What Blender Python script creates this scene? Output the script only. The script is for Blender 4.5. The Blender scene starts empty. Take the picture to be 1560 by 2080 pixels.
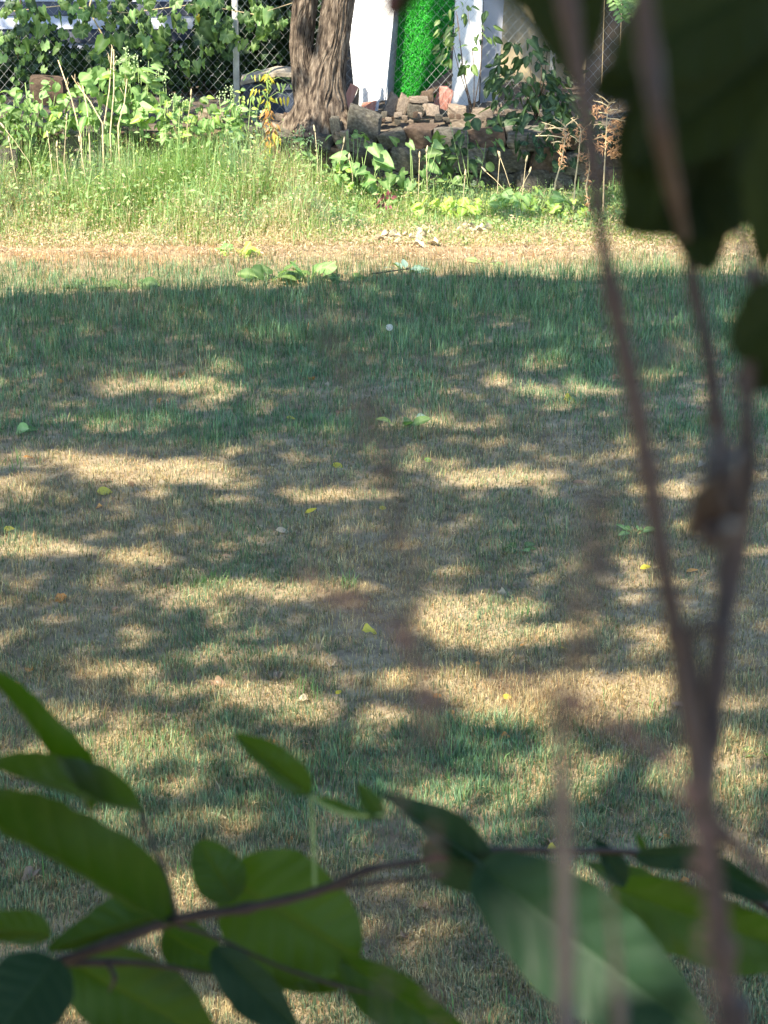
import bpy, math, random
import numpy as np
from mathutils import Vector, Matrix, Quaternion

random.seed(7)
RNG = np.random.default_rng(11)
SC = bpy.context.scene
COL = SC.collection

# ------------------------------------------------------------------ camera
FPX = 4620.0                      # focal length in pixels of a 1560 px wide frame
CAMH = 3.5
PITCH = math.atan(1560.0 / FPX)
cam_data = bpy.data.cameras.new('camera')
cam_data.sensor_fit = 'HORIZONTAL'
cam_data.sensor_width = 24.0
cam_data.lens = 24.0 * FPX / 1560.0
cam_data.clip_start = 0.05
cam_data.clip_end = 500
cam = bpy.data.objects.new('camera', cam_data)
COL.objects.link(cam)
cam.location = (0, 0, CAMH)
cam.rotation_euler = (math.pi / 2 - PITCH, 0, 0)
SC.camera = cam
cam_data.dof.use_dof = True
cam_data.dof.focus_distance = 11.5
cam_data.dof.aperture_fstop = 16.5
cam_data.dof.aperture_blades = 0

# ------------------------------------------------------------------ light
SUN_EL = math.radians(50)
S = Vector((-0.643 * math.cos(SUN_EL), -0.766 * math.cos(SUN_EL), math.sin(SUN_EL))).normalized()   # towards the sun
w = bpy.data.worlds.new('World')
SC.world = w
w.use_nodes = True
nt = w.node_tree
sky = nt.nodes.new('ShaderNodeTexSky')
sky.sky_type = 'NISHITA'
sky.sun_disc = False
sky.sun_elevation = SUN_EL
sky.sun_rotation = math.atan2(S.x, S.y)
sky.air_density = 1.0
sky.dust_density = 0.4
sky.ozone_density = 2.5
bg = nt.nodes['Background']
bg.inputs[1].default_value = 0.15
nt.links.new(sky.outputs[0], bg.inputs[0])
sd = bpy.data.lights.new('sun', 'SUN')
sd.energy = 4.6
sd.angle = math.radians(0.55)
sd.color = (1.0, 0.91, 0.74)
so = bpy.data.objects.new('sun', sd)
COL.objects.link(so)
so.rotation_euler = S.to_track_quat('Z', 'Y').to_euler()
SC.view_settings.view_transform = 'Standard'
SC.view_settings.look = 'None'
SC.view_settings.gamma = 1
SC.view_settings.use_curve_mapping = False
SC.view_settings.exposure = 1.92
SC.cycles.use_denoising = True
SC.cycles.max_bounces = 7
SC.cycles.diffuse_bounces = 4
SC.cycles.transparent_max_bounces = 8
SC.cycles.sample_clamp_indirect = 6

# ------------------------------------------------------------------ projection helpers (real positions from sight lines)
CP, SP = math.cos(PITCH), math.sin(PITCH)

def ray(px, py):
    x = (px - 780) / FPX
    y = -(py - 1040) / FPX
    return Vector((x, CP + y * SP, -SP + y * CP))

def G(px, py, z=0.0):
    d = ray(px, py)
    t = (z - CAMH) / d.z
    return Vector((d.x * t, d.y * t, z))

def W(px, py, Y):
    d = ray(px, py)
    t = Y / d.y
    return Vector((d.x * t, Y, CAMH + d.z * t))

def proj(x, y, z=0.0):
    dz = z - CAMH
    dep = y * CP - dz * SP
    up = y * SP + dz * CP
    return 780 + FPX * x / dep, 1040 - FPX * up / dep

# ------------------------------------------------------------------ numpy noise
def _hash(ix, iy, seed):
    h = (ix.astype(np.int64) * 374761393 + iy.astype(np.int64) * 668265263 + seed * 974634777) & 0x7fffffff
    h = ((h ^ (h >> 13)) * 1274126177) & 0x7fffffff
    return ((h ^ (h >> 16)) & 0xffff) / 65535.0

def vnoise(x, y, seed=0):
    x = np.asarray(x, float); y = np.asarray(y, float)
    ix = np.floor(x); iy = np.floor(y)
    fx = x - ix; fy = y - iy
    fx = fx * fx * (3 - 2 * fx); fy = fy * fy * (3 - 2 * fy)
    a = _hash(ix, iy, seed); b = _hash(ix + 1, iy, seed)
    c = _hash(ix, iy + 1, seed); d = _hash(ix + 1, iy + 1, seed)
    return (a + (b - a) * fx) * (1 - fy) + (c + (d - c) * fx) * fy

def fbm(x, y, seed=0, o=3):
    s = 0; a = 1; t = 0
    for k in range(o):
        s = s + a * vnoise(np.asarray(x) * 2 ** k, np.asarray(y) * 2 ** k, seed + k * 17)
        t += a; a *= .5
    return s / t

def ground_h(x, y):
    x = np.asarray(x); y = np.asarray(y)
    return 0.05 * (fbm(x * .9, y * .9, 3, 3) - .5) + .035 * (fbm(x * 3.2, y * 3.2, 13, 2) - .5)

# ------------------------------------------------------------------ materials
def new_mat(name):
    m = bpy.data.materials.new(name)
    m.use_nodes = True
    n = m.node_tree
    n.nodes.clear()
    out = n.nodes.new('ShaderNodeOutputMaterial')
    return m, n, out

def N(n, typ, **kw):
    nd = n.nodes.new(typ)
    for k, v in kw.items():
        setattr(nd, k, v)
    return nd

def ramp(n, fac, stops):
    r = N(n, 'ShaderNodeValToRGB')
    e = r.color_ramp.elements
    while len(e) < len(stops):
        e.new(0.5)
    for el, (p, c) in zip(e, stops):
        el.position = p
        el.color = (*c, 1)
    n.links.new(fac, r.inputs[0])
    return r.outputs[0]

def noise(n, scale, detail=4, rough=.55, stretch=None, coord='Object'):
    tc = N(n, 'ShaderNodeTexCoord')
    t = N(n, 'ShaderNodeTexNoise')
    t.inputs['Scale'].default_value = scale
    t.inputs['Detail'].default_value = detail
    t.inputs['Roughness'].default_value = rough
    src = tc.outputs[coord]
    if stretch:
        mp = N(n, 'ShaderNodeMapping')
        mp.inputs['Scale'].default_value = stretch
        n.links.new(src, mp.inputs[0])
        src = mp.outputs[0]
    n.links.new(src, t.inputs['Vector'])
    return t.outputs['Fac']

def solid_mat(name, stops, scale=8, rough=.85, bump=.3, bdist=.01, stretch=None, rand=0.0, spec=.3, fine=None, coord='Object'):
    m, n, out = new_mat(name)
    p = N(n, 'ShaderNodeBsdfPrincipled')
    p.inputs['Roughness'].default_value = rough
    p.inputs['Specular IOR Level'].default_value = spec
    f = noise(n, scale, 6, .6, stretch, coord)
    c = ramp(n, f, stops)
    if rand:
        oi = N(n, 'ShaderNodeObjectInfo')
        mr = N(n, 'ShaderNodeMapRange')
        mr.inputs['To Min'].default_value = 1 - rand
        mr.inputs['To Max'].default_value = 1 + rand
        n.links.new(oi.outputs['Random'], mr.inputs['Value'])
        hs = N(n, 'ShaderNodeHueSaturation')
        n.links.new(mr.outputs[0], hs.inputs['Value'])
        n.links.new(c, hs.inputs['Color'])
        c = hs.outputs[0]
    n.links.new(c, p.inputs['Base Color'])
    if bump:
        b = N(n, 'ShaderNodeBump')
        b.inputs['Strength'].default_value = bump
        b.inputs['Distance'].default_value = bdist
        f2 = noise(n, fine or scale * 4, 6, .65, stretch, coord)
        n.links.new(f2, b.inputs['Height'])
        n.links.new(b.outputs[0], p.inputs['Normal'])
    n.links.new(p.outputs[0], out.inputs[0])
    return m

def leaf_mat(name, a, b, trans=.45, tcol=None, rough=.5, spec=.35, scale=14, spots=None, vein=None):
    """two-tone leaf, tone chosen per object and by noise, thin and translucent"""
    m, n, out = new_mat(name)
    p = N(n, 'ShaderNodeBsdfPrincipled')
    p.inputs['Roughness'].default_value = rough
    p.inputs['Specular IOR Level'].default_value = spec
    tr = N(n, 'ShaderNodeBsdfTranslucent')
    mx = N(n, 'ShaderNodeMixShader')
    mx.inputs[0].default_value = trans
    oi = N(n, 'ShaderNodeObjectInfo')
    f = noise(n, scale, 4, .6, None, 'Object')
    ad = N(n, 'ShaderNodeMath', operation='ADD')
    n.links.new(oi.outputs['Random'], ad.inputs[0])
    n.links.new(f, ad.inputs[1])
    hf = N(n, 'ShaderNodeMath', operation='MULTIPLY')
    hf.inputs[1].default_value = .5
    n.links.new(ad.outputs[0], hf.inputs[0])
    c = ramp(n, hf.outputs[0], [(.2, a), (.8, b)])
    if vein:
        at = N(n, 'ShaderNodeAttribute', attribute_name='vein')
        vm = N(n, 'ShaderNodeMix', data_type='RGBA')
        n.links.new(at.outputs['Fac'], vm.inputs['Factor'])
        n.links.new(c, vm.inputs['A'])
        vm.inputs['B'].default_value = (*vein, 1)
        c = vm.outputs['Result']
        bp = N(n, 'ShaderNodeBump')
        bp.inputs['Strength'].default_value = .5
        bp.inputs['Distance'].default_value = .002
        bp.invert = True
        n.links.new(at.outputs['Fac'], bp.inputs['Height'])
        n.links.new(bp.outputs[0], p.inputs['Normal'])
    n.links.new(c, p.inputs['Base Color'])
    tc = N(n, 'ShaderNodeMix', data_type='RGBA')
    tc.blend_type = 'MULTIPLY'
    tc.inputs['Factor'].default_value = 1
    n.links.new(c, tc.inputs['A'])
    tc.inputs['B'].default_value = (*(tcol or (1.9, 1.9, .7)), 1)
    n.links.new(tc.outputs['Result'], tr.inputs['Color'])
    n.links.new(p.outputs[0], mx.inputs[1])
    n.links.new(tr.outputs[0], mx.inputs[2])
    n.links.new(mx.outputs[0], out.inputs[0])
    return m

def blade_mat(name, trans=.35, tmul=(1.3, 1.3, .8)):
    """blades whose own colour comes from the 'tint' attribute"""
    m, n, out = new_mat(name)
    p = N(n, 'ShaderNodeBsdfPrincipled')
    p.inputs['Roughness'].default_value = .65
    p.inputs['Specular IOR Level'].default_value = .25
    tr = N(n, 'ShaderNodeBsdfTranslucent')
    at = N(n, 'ShaderNodeAttribute', attribute_name='tint')
    n.links.new(at.outputs['Color'], p.inputs['Base Color'])
    tc = N(n, 'ShaderNodeMix', data_type='RGBA')
    tc.blend_type = 'MULTIPLY'
    tc.inputs['Factor'].default_value = 1
    n.links.new(at.outputs['Color'], tc.inputs['A'])
    tc.inputs['B'].default_value = (*tmul, 1)
    n.links.new(tc.outputs['Result'], tr.inputs['Color'])
    mx = N(n, 'ShaderNodeMixShader')
    mx.inputs[0].default_value = trans
    n.links.new(p.outputs[0], mx.inputs[1])
    n.links.new(tr.outputs[0], mx.inputs[2])
    n.links.new(mx.outputs[0], out.inputs[0])
    return m

M = {}
M['soil'] = solid_mat('soil and thatch', [(.25, (.12, .085, .055)), (.5, (.26, .20, .12)), (.75, (.38, .31, .19))], 9, .95, .6, .02, fine=60)
M['terrace'] = solid_mat('terrace soil', [(.3, (.06, .045, .03)), (.6, (.14, .11, .08)), (.8, (.3, .26, .2))], 14, .95, .7, .02, fine=60)
M['stone'] = solid_mat('wall stone', [(.25, (.035, .03, .025)), (.5, (.09, .08, .062)), (.68, (.16, .145, .115)), (.82, (.34, .32, .27))], 9, .9, .8, .015, rand=.35, fine=30)
M['brown_stone'] = solid_mat('brown stone', [(.25, (.045, .028, .02)), (.6, (.13, .088, .06)), (.85, (.24, .19, .15))], 7, .9, .8, .015, rand=.3, fine=30)
M['pale_rock'] = solid_mat('pale rock', [(.3, (.13, .10, .08)), (.7, (.30, .24, .18))], 8, .9, .7, .01, rand=.2)
M['pink_rock'] = solid_mat('pink rock', [(.3, (.42, .17, .13)), (.7, (.60, .30, .24))], 8, .9, .7, .01)
M['red_board'] = solid_mat('red board', [(.3, (.30, .12, .08)), (.7, (.42, .2, .14))], 6, .8, .4, .004, stretch=(8, 1, 1))
M['bark'] = solid_mat('bark', [(.36, (.018, .012, .009)), (.47, (.085, .062, .045)), (.6, (.18, .14, .105)), (.76, (.34, .285, .225))], 34, .95, 1.0, .02, stretch=(1, 1, .22), fine=70)
M['wood'] = solid_mat('weathered wood', [(.3, (.22, .18, .13)), (.7, (.42, .37, .29))], 10, .85, .5, .005, stretch=(1, 1, .1))
M['log'] = solid_mat('rotten log', [(.3, (.05, .035, .025)), (.7, (.16, .11, .075))], 12, .95, .8, .01, stretch=(1, 1, .2))
M['galv'] = solid_mat('galvanised wire', [(.3, (.22, .23, .23)), (.7, (.36, .37, .36))], 30, .45, 0, spec=.6)
M['post'] = solid_mat('fence post', [(.3, (.30, .29, .26)), (.7, (.55, .54, .5))], 12, .6, .3, .003, spec=.5)
M['white'] = solid_mat('white panel paint', [(.25, (.50, .48, .44)), (.42, (.68, .67, .65)), (.8, (.76, .75, .73))], 5, .5, .1, .002)
M['shade_grey_panel'] = solid_mat('shade grey panel', [(.3, (.30, .30, .32)), (.7, (.38, .38, .40))], 4, .6, .1, .002)  # grey stands for a panel side in shade, put into the colour
M['siding'] = solid_mat('blue white siding', [(.3, (.42, .45, .56)), (.7, (.60, .62, .70))], 3, .6, .1, .002, rand=.18)
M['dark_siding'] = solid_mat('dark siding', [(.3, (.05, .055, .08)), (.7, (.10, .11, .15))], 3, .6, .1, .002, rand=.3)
M['tan_wall'] = solid_mat('tan wall', [(.3, (.36, .29, .17)), (.7, (.46, .38, .24))], 3, .9, .3, .004)
M['brown_wall'] = solid_mat('brown boards', [(.3, (.07, .05, .035)), (.7, (.15, .11, .08))], 6, .85, .4, .004, stretch=(1, 1, .1), rand=.3)
M['blue_bin'] = solid_mat('grey blue plastic', [(.3, (.035, .045, .07)), (.7, (.06, .075, .11))], 4, .5, .1, .002)
M['husk'] = solid_mat('pale dry husk', [(.3, (.36, .29, .18)), (.7, (.58, .50, .35))], 12, .8, .5, .004, rand=.15)
M['blade'] = blade_mat('lawn blades')
M['weed'] = blade_mat('weed blades', .4, (1.4, 1.5, .7))
M['turf'] = blade_mat('plastic turf', .35, (.9, 1.3, .9))
M['vine'] = leaf_mat('vine leaf', (.035, .085, .02), (.15, .24, .07), .4, rough=.45, spec=.4, vein=(.2, .28, .11))
M['lightleaf'] = leaf_mat('sunny weed leaf', (.09, .19, .055), (.24, .38, .14), .4, rough=.5, spec=.35, vein=(.3, .42, .18))
M['yellowgreen'] = leaf_mat('yellow green leaf', (.20, .34, .05), (.38, .48, .09), .4, vein=(.4, .5, .2))
M['yellow'] = leaf_mat('yellow leaf', (.50, .42, .04), (.66, .56, .10), .4, (1.3, 1.2, .5))
M['orange'] = leaf_mat('orange brown leaf', (.42, .19, .05), (.58, .32, .10), .3, (1.2, 1, .6))
M['deadleaf'] = leaf_mat('dead leaf', (.14, .085, .045), (.30, .20, .12), .2, (1.2, 1, .7))
M['paleleaf'] = leaf_mat('pale dead leaf', (.30, .24, .15), (.46, .38, .26), .3, (1.1, 1, .8))
M['redleaf'] = leaf_mat('dark red leaf', (.10, .025, .03), (.20, .06, .06), .3, (1.4, .8, .8))
M['blueleaf'] = leaf_mat('blue green leaf', (.13, .22, .16), (.24, .34, .27), .3, (1.1, 1.3, 1))
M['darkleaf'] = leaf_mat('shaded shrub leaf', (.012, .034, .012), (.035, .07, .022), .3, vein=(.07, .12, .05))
M['canopy'] = leaf_mat('canopy leaf', (.04, .085, .02), (.08, .13, .035), .22)
M['fgleaf'] = leaf_mat('near leaf', (.014, .040, .005), (.027, .062, .008), .55, (2.4, 2.1, .35), .42, .35, 25, vein=(.03, .058, .012))
M['fgdark'] = leaf_mat('near dark leaf', (.013, .020, .004), (.024, .033, .006), .3, (1.6, 1.6, .5), .6, .15, 25, vein=(.014, .026, .008))
M['fgblue'] = leaf_mat('near bluish leaf', (.007, .024, .012), (.014, .036, .016),   .25, (1.5, 1.8, .7), .6, .2, 25, vein=(.018, .042, .02))
M['fgstem'] = solid_mat('near stem bark', [(.3, (.045, .028, .020)), (.7, (.095, .062, .046))], 60, .7, .4, .001, stretch=(1, 1, .2))
M['fgpale'] = solid_mat('pale near stem', [(.3, (.13, .10, .08)), (.7, (.20, .16, .13))], 60, .7, .3, .001)
M['fgbranch'] = solid_mat('branch bark', [(.3, (.018, .012, .009)), (.7, (.045, .030, .024))], 60, .6, .4, .001)
M['seed'] = solid_mat('seed plume', [(.3, (.06, .045, .035)), (.7, (.12, .09, .075))], 60, .9, 0)
M['redseed'] = solid_mat('reddish plume', [(.3, (.17, .095, .075)), (.7, (.26, .15, .125))], 60, .9, 0)
M['stem'] = solid_mat('green stem', [(.3, (.14, .22, .07)), (.7, (.25, .33, .12))], 30, .7, 0)
M['drystem'] = solid_mat('dry stem', [(.3, (.38, .29, .16)), (.7, (.58, .48, .30))], 30, .8, 0)
M['ruststem'] = solid_mat('rusty stem', [(.3, (.42, .20, .09)), (.7, (.62, .38, .20))], 30, .8, 0)
M['fluff'] = solid_mat('seed fluff', [(.3, (.55, .54, .48)), (.7, (.75, .74, .68))], 40, .9, 0)

# ------------------------------------------------------------------ mesh helpers
def tag(o, label=None, cat=None, group=None, kind=None):
    if label: o['label'] = label
    if cat: o['category'] = cat
    if group: o['group'] = group
    if kind: o['kind'] = kind
    return o

def link(name, me, parent=None, mat=None):
    o = bpy.data.objects.new(name, me)
    COL.objects.link(o)
    if mat is not None and me is not None and not me.materials:
        me.materials.append(mat)
    if parent is not None:
        o.parent = parent
    return o

def thing(name, label, cat, loc, group=None):
    o = bpy.data.objects.new(name, None)
    o.empty_display_size = .1
    COL.objects.link(o)
    o.location = loc
    return tag(o, label, cat, group)

class MB:
    def __init__(s):
        s.v = []; s.f = []
    def add(s, vs, fs):
        b = len(s.v)
        s.v += [tuple(v) for v in vs]
        s.f += [tuple(i + b for i in f) for f in fs]
    def box(s, c, d, R=None):
        vs = []
        for x in (-1, 1):
            for y in (-1, 1):
                for z in (-1, 1):
                    v = Vector((x * d[0] / 2, y * d[1] / 2, z * d[2] / 2))
                    if R is not None: v = R @ v
                    vs.append(v + Vector(c))
        s.add(vs, [(0, 1, 3, 2), (4, 6, 7, 5), (0, 4, 5, 1), (2, 3, 7, 6), (0, 2, 6, 4), (1, 5, 7, 3)])
    def tube(s, pts, rad, sides=6, cap=True):
        pts = [Vector(p) for p in pts]
        if not hasattr(rad, '__len__'): rad = [rad] * len(pts)
        ref = None
        vs = []; fs = []
        for i, p in enumerate(pts):
            t = (pts[min(i + 1, len(pts) - 1)] - pts[max(i - 1, 0)])
            if t.length < 1e-9: t = Vector((0, 0, 1))
            t.normalize()
            if ref is None:
                ref = t.orthogonal().normalized()
            ref = (ref - t * ref.dot(t))
            if ref.length < 1e-6: ref = t.orthogonal()
            ref.normalize()
            b = t.cross(ref)
            for k in range(sides):
                a = 2 * math.pi * k / sides
                vs.append(p + (ref * math.cos(a) + b * math.sin(a)) * rad[i])
        for i in range(len(pts) - 1):
            for k in range(sides):
                k2 = (k + 1) % sides
                fs.append((i * sides + k, i * sides + k2, (i + 1) * sides + k2, (i + 1) * sides + k))
        if cap:
            fs.append(tuple(range(sides))[::-1])
            fs.append(tuple((len(pts) - 1) * sides + k for k in range(sides)))
        s.add(vs, fs)
    def mesh(s, name, mat=None, smooth=False):
        me = bpy.data.meshes.new(name)
        me.from_pydata(s.v, [], s.f)
        if smooth:
            me.polygons.foreach_set('use_smooth', [True] * len(me.polygons))
        if mat: me.materials.append(mat)
        me.update()
        return me

def np_mesh(name, verts, loops, counts, mat, col=None, smooth=False):
    """verts (n,3); loops flat vertex indices; counts corners per face; col (n,3) colour per vertex"""
    me = bpy.data.meshes.new(name)
    me.vertices.add(len(verts))
    me.vertices.foreach_set('co', np.ascontiguousarray(verts, dtype=np.float32).ravel())
    me.loops.add(len(loops))
    me.loops.foreach_set('vertex_index', np.ascontiguousarray(loops, dtype=np.int32))
    me.polygons.add(len(counts))
    st = np.zeros(len(counts), np.int32)
    st[1:] = np.cumsum(counts)[:-1]
    me.polygons.foreach_set('loop_start', st)
    me.update(calc_edges=True)
    if col is not None:
        a = me.color_attributes.new('tint', 'FLOAT_COLOR', 'POINT')
        c4 = np.ones((len(verts), 4), np.float32)
        c4[:, :3] = col
        a.data.foreach_set('color', c4.ravel())
    if smooth:
        me.polygons.foreach_set('use_smooth', np.ones(len(counts), bool))
    me.materials.append(mat)
    return me

def blades_mesh(name, P, H, Wd, az, lean, col, mat, curl=.5, tipmul=1.15, facing=None):
    """n bent blades: P (n,3) base, H length, Wd width, az lean azimuth, lean angle from vertical, col (n,3)"""
    n = len(P)
    ld = np.stack([np.cos(az), np.sin(az), np.zeros(n)], 1)
    fa = az + np.pi / 2 if facing is None else facing
    sd_ = np.stack([np.cos(fa), np.sin(fa), np.zeros(n)], 1)
    up = np.array([0, 0, 1.0])
    l1 = lean * (1 - curl * .5)
    l2 = lean * (1 + curl)
    d1 = ld * np.sin(l1)[:, None] + up * np.cos(l1)[:, None]
    d2 = ld * np.sin(l2)[:, None] + up * np.cos(l2)[:, None]
    mid = P + d1 * (H * .5)[:, None]
    tip = mid + d2 * (H * .5)[:, None]
    w_ = Wd[:, None] * .5
    V = np.empty((n, 5, 3))
    V[:, 0] = P - sd_ * w_ * .8; V[:, 1] = P + sd_ * w_ * .8
    V[:, 2] = mid - sd_ * w_; V[:, 3] = mid + sd_ * w_
    V[:, 4] = tip
    C = np.empty((n, 5, 3))
    C[:, 0] = C[:, 1] = col * .8
    C[:, 2] = C[:, 3] = col
    C[:, 4] = np.clip(col * tipmul, 0, .9)
    base = (np.arange(n) * 5)[:, None]
    L = (base + np.array([0, 1, 3, 2, 2, 3, 4])[None]).ravel()
    cnt = np.tile([4, 3], n)
    return np_mesh(name, V.reshape(-1, 3), L, cnt, mat, C.reshape(-1, 3))

def leafcloud_mesh(name, P, size, mat, nrm=None, spread=1.0, aspect=.6, col=None, rng=RNG, fold=.15):
    """n pointed leaves (two folded quads halves) with random orientation about nrm"""
    n = len(P)
    v = rng.normal(size=(n, 3))
    if nrm is not None:
        v = np.asarray(nrm)[None] + v * spread
    v /= np.linalg.norm(v, axis=1)[:, None]
    t = rng.normal(size=(n, 3))
    t -= v * (t * v).sum(1)[:, None]
    t /= np.linalg.norm(t, axis=1)[:, None]
    b = np.cross(v, t)
    size = np.broadcast_to(np.asarray(size, float), (n,))
    s = size[:, None]
    V = np.empty((n, 4, 3))
    V[:, 0] = P - t * s * .5
    V[:, 1] = P + b * s * aspect * .5 + v * s * fold
    V[:, 2] = P + t * s * .5
    V[:, 3] = P - b * s * aspect * .5 + v * s * fold
    base = (np.arange(n) * 4)[:, None]
    L = (base + np.array([0, 1, 2, 0, 2, 3])[None]).ravel()
    cnt = np.full(n * 2, 3)
    C = None
    if col is not None:
        C = np.repeat(col, 4, axis=0)
    return np_mesh(name, V.reshape(-1, 3), L, cnt, mat, C)

# unit leaf meshes: base at origin, pointing +Y, upper face +Z, length 1
def add_vein(me, fn):
    a = me.attributes.new('vein', 'FLOAT', 'POINT')
    a.data.foreach_set('value', [fn(v.co.x, v.co.y) for v in me.vertices])

def strip_leaf(name, wfun, lobe=0, bend=.15, fold=.2, wave=.0, seed=0, nl=9, half=3, mat=None):
    vs = []; fs = []
    rnd = random.Random(seed)
    ph = rnd.random() * 6
    cols = 2 * half + 1
    for i in range(nl + 1):
        t = i / nl
        wd = wfun(t)
        for k in range(cols):
            u = (k - half) / half
            x = wd * u
            y = t - lobe * abs(u) ** 1.6 * (1 - t) ** 3
            z = -bend * t * t + fold * abs(x) + wave * math.sin(t * 11 + ph + u * 2) * abs(u)
            vs.append((x, y, z))
    for i in range(nl):
        for k in range(cols - 1):
            a = i * cols + k
            fs.append((a, a + 1, a + cols + 1, a + cols))
    me = bpy.data.meshes.new(name)
    me.from_pydata(vs, [], fs)
    me.polygons.foreach_set('use_smooth', [True] * len(me.polygons))
    a = me.attributes.new('vein', 'FLOAT', 'POINT')
    vals = []
    for i in range(nl + 1):
        for k in range(cols):
            u = abs(k - half) / half
            vals.append(1.0 if k == half else (.45 if (i % 3 == 0 and u < .9) else 0))
    a.data.foreach_set('value', vals)
    if mat: me.materials.append(mat)
    me.update()
    return me

def polar_leaf(name, rfun, seed=0, nt=30, bend=.2, wave=.05, mat=None):
    """lobed leaf, petiole at origin, centre about (0,.35)"""
    rnd = random.Random(seed); ph = rnd.random() * 6
    vs = [(0, .38, 0)]; fs = []
    rings = 2
    for r in range(1, rings + 1):
        for k in range(nt):
            th = 2 * math.pi * k / nt
            R = rfun(th)
            q = r / rings
            x = math.sin(th) * R * q; y = .38 + math.cos(th) * R * q
            z = -bend * q * q * .5 + wave * math.sin(3 * th + ph) * q + (.08 * abs(x))
            vs.append((x, y, z))
    for k in range(nt):
        k2 = (k + 1) % nt
        fs.append((0, 1 + k, 1 + k2))
        for r in range(rings - 1):
            fs.append((1 + r * nt + k, 1 + (r + 1) * nt + k, 1 + (r + 1) * nt + k2, 1 + r * nt + k2))
    me = bpy.data.meshes.new(name)
    me.from_pydata(vs, [], fs)
    me.polygons.foreach_set('use_smooth', [True] * len(me.polygons))
    a = me.attributes.new('vein', 'FLOAT', 'POINT')
    a.data.foreach_set('value', [1.0] + [1.0 if k % 6 == 0 else 0 for k in range(nt)] + [.6 if k % 6 == 0 else 0 for k in range(nt)])
    if mat: me.materials.append(mat)
    me.update()
    return me

def w_oval(t): return .30 * math.sin(math.pi * min(1, t ** .8)) ** .8 + .004
def w_lance(t): return .17 * math.sin(math.pi * t ** .75) ** 1.0 + .004
def w_heart(t): return .46 * (max(0, 1 - t) ** .62) * (min(1, t * 6 + .35)) ** .7 * (1 - .15 * t) + .003
def w_round(t): return .40 * math.sin(math.pi * min(1, t ** .85)) ** .55 + .004
def r_grape(th):
    a = th if th < math.pi else 2 * math.pi - th
    base = .46 - .10 * (a / math.pi)
    lob = .06 * math.cos(a * 5) + .025 * math.cos(a * 15)
    notch = -.2 if a > 2.9 else 0
    return base + lob + notch
def r_mallow(th):
    a = th if th < math.pi else 2 * math.pi - th
    return .46 + .05 * math.cos(a * 7) + .03 * math.cos(a * 19) - (.22 if a > 2.85 else 0)

_cache = {}
def LM(kind, matname, var):
    key = (kind, matname, var)
    if key not in _cache:
        s = var * 7 + 1
        b = [.12, .3, .05, .45][var % 4]
        fo = [.25, .1, .4, .2][var % 4]
        m = M[matname]
        if kind == 'grape': me = polar_leaf('grape_leaf', r_grape, s, 30, b + .1, .06, m)
        elif kind == 'mallow': me = polar_leaf('mallow_leaf', r_mallow, s, 28, b, .05, m)
        elif kind == 'heart': me = strip_leaf('heart_leaf', w_heart, .22, b, fo, .02, s, 7, 2, m)
        elif kind == 'oval': me = strip_leaf('oval_leaf', w_oval, 0, b, fo, .01, s, 6, 2, m)
        elif kind == 'round': me = strip_leaf('round_leaf', w_round, .04, b, fo, .02, s, 6, 2, m)
        elif kind == 'lance': me = strip_leaf('lance_leaf', w_lance, 0, b * 1.5, fo, .01, s, 6, 1, m)
        elif kind == 'crumple': me = strip_leaf('crumpled_leaf', w_oval, 0, .5, 1.0, .12, s, 7, 2, m)
        _cache[key] = me
    return _cache[key]

def orient(tipdir, nrm):
    y = Vector(tipdir).normalized()
    z = Vector(nrm)
    z = z - y * z.dot(y)
    if z.length < 1e-4: z = y.orthogonal()
    z.normalize()
    x = y.cross(z)
    return Matrix((x, y, z)).transposed()

def put_leaf(root, kind, matname, pos, tipdir, nrm, size, name='leaf', rnd=random, wmul=1.0):
    me = LM(kind, matname, rnd.randrange(4))
    o = bpy.data.objects.new(name, me)
    COL.objects.link(o)
    R = orient(tipdir, nrm)
    loc = Vector(pos)
    if root is not None:
        o.parent = root
        loc = loc - root.location
    o.matrix_local = Matrix.Translation(loc) @ R.to_4x4() @ Matrix.Diagonal((size * wmul, size, size, 1))
    return o

def part(root, name, mb, mat, smooth=False):
    """mesh in world coordinates -> child of root"""
    if root is not None:
        L = root.location
        mb.v = [(v[0] - L.x, v[1] - L.y, v[2] - L.z) for v in mb.v]
    return link(name, mb.mesh(name, mat, smooth), root)

def rv(a=1.0):
    return Vector((random.uniform(-a, a), random.uniform(-a, a), random.uniform(-a, a)))

# ================================================================== the setting
gx = np.concatenate([np.linspace(-120, -6, 12), np.linspace(-5.5, 5.5, 160), np.linspace(6, 120, 12)])
gy = np.concatenate([np.linspace(-60, 3, 10), np.linspace(3.5, 18.3, 210), [18.6]])
X, Y = np.meshgrid(gx, gy)
Z = ground_h(X, Y)
nx, ny = len(gx), len(gy)
V = np.stack([X, Y, Z], 2).reshape(-1, 3)
ii = (np.arange(ny - 1)[:, None] * nx + np.arange(nx - 1)[None]).ravel()
L = np.stack([ii, ii + 1, ii + nx + 1, ii + nx], 1).ravel()
me = np_mesh('ground', V, L, np.full(len(ii), 4), M['soil'], smooth=True)
tag(link('ground', me), kind='structure')

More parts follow.
